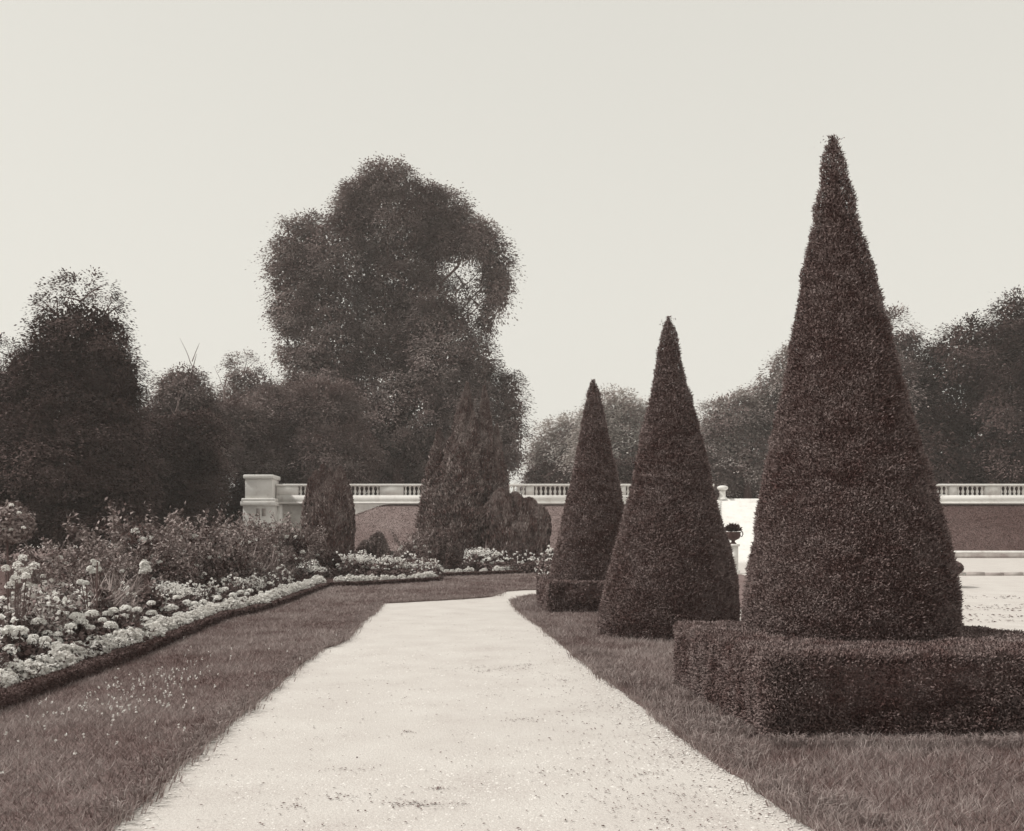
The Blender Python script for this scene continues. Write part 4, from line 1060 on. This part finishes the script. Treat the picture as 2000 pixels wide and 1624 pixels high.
# pale-leaved mounds near the left edge
lp = []
for v in range(2):
    t = thing('silver_plant', 'pale-leaved mound', 'plant', (0, 0, -20), 0, 'pale-leaved mounds at the left edge')
    m = MB(); mound(m, 0.40, 0.58, 1300, 0.05, 0.034, 0.0, 0.9); m.build('foliage', M['silver'], t)
    m = MB(); mound(m, 0.40, 0.54, 1500, 0.055, 0.03, 0.0, 0.9); m.build('undergrowth', M['green'], t); lp.append(t)
for k, (px, py, Y) in enumerate([(60, 1165, 12.5), (85, 1150, 13.4), (105, 1128, 15), (35, 1180, 11.6), (120, 1170, 13.6), (75, 1195, 11.8), (130, 1115, 17.5), (95, 1185, 12.4), (150, 1185, 13.5), (155, 1112, 18)]):
    sc = float(np.clip((Z(py - 12, Y) - 0.09) / 0.58, 0.7, 1.7))
    place(lp, k, (X(px, Y), Y, 0.09), rng.uniform(0, 6.28), sc * 0.92, 'pale small-leaved mound in the bed near the left edge of the picture', 'pale-leaved mounds at the left edge')
ap = []
for v in range(3):
    t = thing('aster', 'leafy plant dotted with small white flowers', 'plant', (0, 0, -20), 0, 'white-dotted plants of the left bed')
    m = MB(); mound(m, 0.32, 0.55, 520, 0.075, 0.035, 0.0, 0.9); m.build('foliage', M['green'], t)
    m = MB(); n = 42; d = rand_dir(n); d[:, 2] = np.abs(d[:, 2]) + 0.1; d = norm(d); P0 = d * np.array([0.34, 0.34, 0.58]) * rng.uniform(0.95, 1.15, (n, 1))
    for q in range(7):
        m.leaves(P0 + rng.normal(0, 0.014, (n, 3)), rand_dir(n), norm(np.array([0, -0.1, 1.0]) + rand_dir(n) * 0.4), 0.05, 0.042, rng.uniform(0.3, 1, n), 0.1)
    m.build('blossom', M['white'], t); ap.append(t)
for k in range(40):
    Y = 9.5 + 19.5 * (k + rng.random()) / 40; off = rng.uniform(1.3, 3.6) if k % 3 else rng.uniform(0.9, 1.6)
    x = interp_edge(min(Y, 28)) - off
    if abs(x) > 0.57 * Y: x = -0.57 * Y
    place(ap, k, (x, Y, zg(Y) + 0.10), rng.uniform(0, 6.28), rng.uniform(0.8, 1.35), 'leafy plant dotted with small white flowers between geraniums and rose bushes')
for k, px in enumerate(range(662, 1050, 23)):
    Y = at(px, 1139 if px < 860 else 1125)[1] + 1.0 + rng.uniform(0, 1.2)
    if 862 < px < 895: continue
    place(ap, k, (X(px, Y), Y, zg(Y) + 0.10), rng.uniform(0, 6.28), rng.uniform(1.0, 1.5), 'leafy plant dotted with small white flowers in the far bed', 'white-dotted plants of the far bed')
dup(ap[0], (X(1073, 33), 33, zg(33) + 0.10), 1.0, 1.75, 'tall shrub dotted with white flowers just left of the farthest cone', 'white-dotted shrub by the cone')
# grassy spiky plants
sp = []
for v in range(2):
    t = thing('spiky_plant', 'spiky plant', 'plant', (0, 0, -20), 0, 'spiky-leaved plants')
    m = MB(); n = 150
    a = rng.uniform(0, 2 * PI, n); inc = rng.uniform(0.15, 1.0, n); L = rng.uniform(0.4, 0.95, n)
    d = np.c_[np.cos(a) * np.sin(inc), np.sin(a) * np.sin(inc), np.cos(inc)]
    b0 = np.c_[rng.normal(0, 0.07, (n, 2)), np.zeros(n)]
    s = norm(np.cross(d, np.array([0, 0, 1.0]))) * 0.012
    mid = b0 + d * (L * 0.6)[:, None]; tip = mid + norm(d + np.array([0, 0, -0.75])) * (L * 0.45)[:, None]
    blades(m, b0, mid, tip, s, rng.uniform(0.3, 1, n)); m.build('foliage', M['rose'], t); sp.append(t)
for k, (px, py, Y) in enumerate([(190, 1150, 15.5), (215, 1135, 16.5), (180, 1165, 14.4), (250, 1150, 16.8), (235, 1120, 18.5), (265, 1130, 18.5), (205, 1165, 15), (460, 1105, 26), (520, 1095, 28), (540, 1100, 28.5), (170, 1145, 15.8), (225, 1150, 15.6), (480, 1090, 27), (945, 1078, 39), (505, 1110, 27)]):
    sc = float(np.clip((Z(py - 18, Y) - zg(Y) - 0.09) / 0.75, 0.6, 1.7))
    place(sp, k, (X(px, Y), Y, zg(Y) + 0.09), rng.uniform(0, 6.28), sc, 'spiky plant with long arching leaves behind the white geraniums', 'spiky-leaved plants')

# rose bushes along the back
def rose_proto(v):
    t = thing('rose_bush', 'rose bush', 'shrub', (0, 0, -20), 0, 'rose bushes behind the flower bed')
    m = MB(); n = 3800
    d = rand_dir(n); d[:, 2] = np.abs(d[:, 2]) * 0.95 + 0.02
    lump = 0.55 + 0.85 * vnoise(d * 2.0 + v * 7, 1.7, v + 3)
    P = d * np.array([0.95, 0.9, 1.5]) * lump[:, None] * (1 - rng.exponential(0.10, (n, 1))).clip(0.2, 1)
    cl = vnoise(P, 3.2, v)
    m.leaves(P, norm(d * 0.5 + rand_dir(n) + np.array([0, 0, -0.2])), norm(d + np.array([0, 0, 0.9]) + rand_dir(n) * 0.6), 0.085 * rng.uniform(0.6, 1.4, n), 0.05, np.clip(cl * 1.5 - 0.42 + rng.normal(0, 0.22, n), 0, 1), 0.12)
    for k in range(14):                                   # long shoots above the outline
        a = rng.uniform(0, 2 * PI); b = np.array([0.6 * math.cos(a), 0.5 * math.sin(a), 1.15]); e_ = b + np.array([0.35 * math.cos(a), 0.3 * math.sin(a), rng.uniform(0.2, 0.75)])
        q = b + (e_ - b) * rng.random((34, 1)); m.leaves(q + rng.normal(0, 0.045, (34, 3)), rand_dir(34), norm(np.array([0, 0, 1.0]) + rand_dir(34) * 0.6), 0.09, 0.05, rng.uniform(0.2, 1, 34), 0.1)
        m.tube([b, (b + e_) / 2 + np.array([0, 0, .04]), e_], [0.009, 0.007, 0.004], 5, 0.3)
    m.build('foliage', M['rose'], t)
    m = MB()
    for k in range(5):
        a = k * 1.3; m.tube([(0.05 * math.cos(a), 0.05 * math.sin(a), 0), (0.4 * math.cos(a), 0.4 * math.sin(a), 0.9)], [0.018, 0.01], 5)
    m.build('stem', M['bark'], t)
    for k in range((6, 7, 9)[v % 3]):
        dd = rand_dir(1)[0]; dd[1] = -abs(dd[1]); dd[2] = abs(dd[2])
        m = MB(); head(m, dd * np.array([0.9, 0.85, 1.4]), 0.065, 40, 0.05, 0.9); m.build('bloom', M['white'], t)
    return t
rp = [rose_proto(v) for v in range(3)]
rs = [(70, 1052, 17.5), (120, 1042, 18.5), (165, 1040, 20), (205, 1050, 19), (245, 1018, 21.5), (290, 1036, 22), (330, 1035, 23.5), (365, 1020, 25), (400, 1022, 25.5), (430, 1018, 27), (462, 1012, 28.5), (500, 1003, 30), (535, 1005, 31.5), (565, 1015, 32), (590, 1030, 32.5),
      (255, 1060, 20), (300, 1065, 21), (350, 1068, 23), (395, 1065, 24), (440, 1062, 25.5), (480, 1058, 27), (525, 1055, 29), (570, 1060, 30.5), (100, 1070, 16.5), (170, 1080, 17.5)]
for k, (px, py, Y) in enumerate(rs):
    sc = float(np.clip((Z(py, Y) - zg(Y) - 0.08) / (1.95 if px < 220 else 1.62 if px < 430 else 1.86), 0.5, 1.6))
    place(rp, k, (X(px, Y), Y, zg(Y) + 0.08), rng.uniform(-0.6, 0.6), sc * rng.uniform(0.86, 1.1), 'tangled rose bush with scattered white blooms in the row behind the left bed', 'rose bushes behind the left bed')
dup(rp[2], (X(805, 36.5), 36.5, zg(36.5) + 0.08), 0.4, float((Z(1047, 36.5) - zg(36.5)) / 1.62), 'lone rose bush with white dots of bloom before the grass bank', 'rose bush of the far bed')
dup(rp[1], (X(770, 36), 36, zg(36) + 0.08), 2.4, float((Z(1078, 36) - zg(36)) / 1.62), 'short rose bush left of the lone tall rose bush', 'rose bush of the far bed')

# standard rose cut by the left edge
t = thing('standard_rose', 'standard rose with leafy head on a thin stem at the left edge of the picture', 'rose tree', (X(14, 12.0), 12.0, 0.09))
m = MB(); n = 1500; d = rand_dir(n)
P = d * np.array([0.33, 0.33, 0.27]) * (0.75 + 0.5 * vnoise(d * 2, 1.6, 2))[:, None] * (1 - rng.exponential(0.12, (n, 1))).clip(0.1, 1) + np.array([0, 0, Z(1023, 12.0) - 0.09])
m.leaves(P, rand_dir(n), norm(d + np.array([0, 0, .8])), 0.06, 0.036, rng.uniform(0.1, 1, n), 0.1); m.build('foliage', M['rose'], t)
m = MB(); m.tube([(0, 0, 0), (0.02, 0, 0.7), (0, 0, 1.6)], [0.016, 0.014, 0.012], 6); m.build('stem', M['bark'], t)
for (px, py) in [(22, 987), (37, 1002), (46, 1031), (22, 1035), (7, 1034)]:
    m = MB(); head(m, (X(px, 11.75) - X(14, 12), -0.25, Z(py, 11.75) - 0.09), 0.026, 30, 0.025); m.build('bloom', M['white'], t)
# tall pale phlox at the left edge
t = thing('phlox', 'tall pale flowering stems at the left edge, below the standard rose', 'plant', (X(28, 11.3), 11.3, 0.09))
m = MB(); mound(m, 0.28, 0.62, 520, 0.09, 0.03, 0.1, 0.8); m.build('foliage', M['green'], t)
for (px, py, r) in [(24, 1092, .05), (26, 1108, .065), (48, 1108, .06), (12, 1112, .05), (18, 1122, .065), (38, 1118, .06), (8, 1134, .06), (30, 1134, .06), (52, 1126, .05), (16, 1145, .055), (40, 1146, .05)]:
    m = MB(); c = (X(px, 11.2) - X(28, 11.3), rng.uniform(-0.15, 0.15), Z(py, 11.3) - 0.09); head(m, c, r, 80, 0.03, 1.1); h_ = m.build('flower_head', M['pale'], t)
    m = MB(); m.tube([(c[0] * .4, c[1] * .4, 0.2), c], 0.006, 5); m.build('stalk', M['green'], h_)
# the two conspicuous white blooms
def big_bloom(px, py, Y, pts, label, H):
    x = X(px, Y); z0 = zg(Y) + 0.09
    t = thing('hydrangea', label, 'plant', (x, Y, z0))
    m = MB(); mound(m, 0.28, H - 0.15, 520, 0.11, 0.07, 0.0, 0.7); m.build('foliage', M['green'], t)
    for dx, dy, r, fl in pts:
        m = MB(); c = (dx / F * Y, -0.25, Z(py + dy, Y) - z0); head(m, c, r / F * Y, 150, 0.05, fl); h_ = m.build('flower_head', M['white'], t)
        m = MB(); m.tube([(0, -0.05, 0.2), (c[0], c[1] + .02, c[2])], 0.008, 5); m.build('stalk', M['bark'], h_)
big_bloom(293, 1108, 16.6, [(0, -4, 8, 1.3), (4, 4, 8, 1.1), (-3, 8, 6, 1.2)], 'shrubby hydrangea with one tall egg-shaped brilliant white bloom', 1.0)
big_bloom(197, 1108, 14.6, [(-6, 3, 6, 1), (0, 8, 6, 1), (9, 4, 5, 1), (4, -7, 5, 1), (-1, -12, 3, 1)], 'hydrangea with a loose cluster of white blooms beside a thin dark stake', 1.0)
big_bloom(177, 1136, 13.8, [(-4, 0, 6, .8), (5, 2, 5, .8)], 'low hydrangea with a small flat white bloom below the loose cluster', 0.7)
m = MB(); m.tube([(X(188, 14.1), 14.1, 0.08), (X(190, 14.1), 14.1, Z(1098, 14.1))], [0.013, 0.011], 6)
tag(m.build('garden_stake', M['bark']), 'thin dark plant stake in front of the loose cluster of white blooms', 'stake')

for o in list(scene.objects):                            # prototypes that were never placed
    if o.parent is None and o.location.z < -10:
        for c in list(o.children):
            for g_ in list(c.children): bpy.data.objects.remove(g_)
            bpy.data.objects.remove(c)
        bpy.data.objects.remove(o)
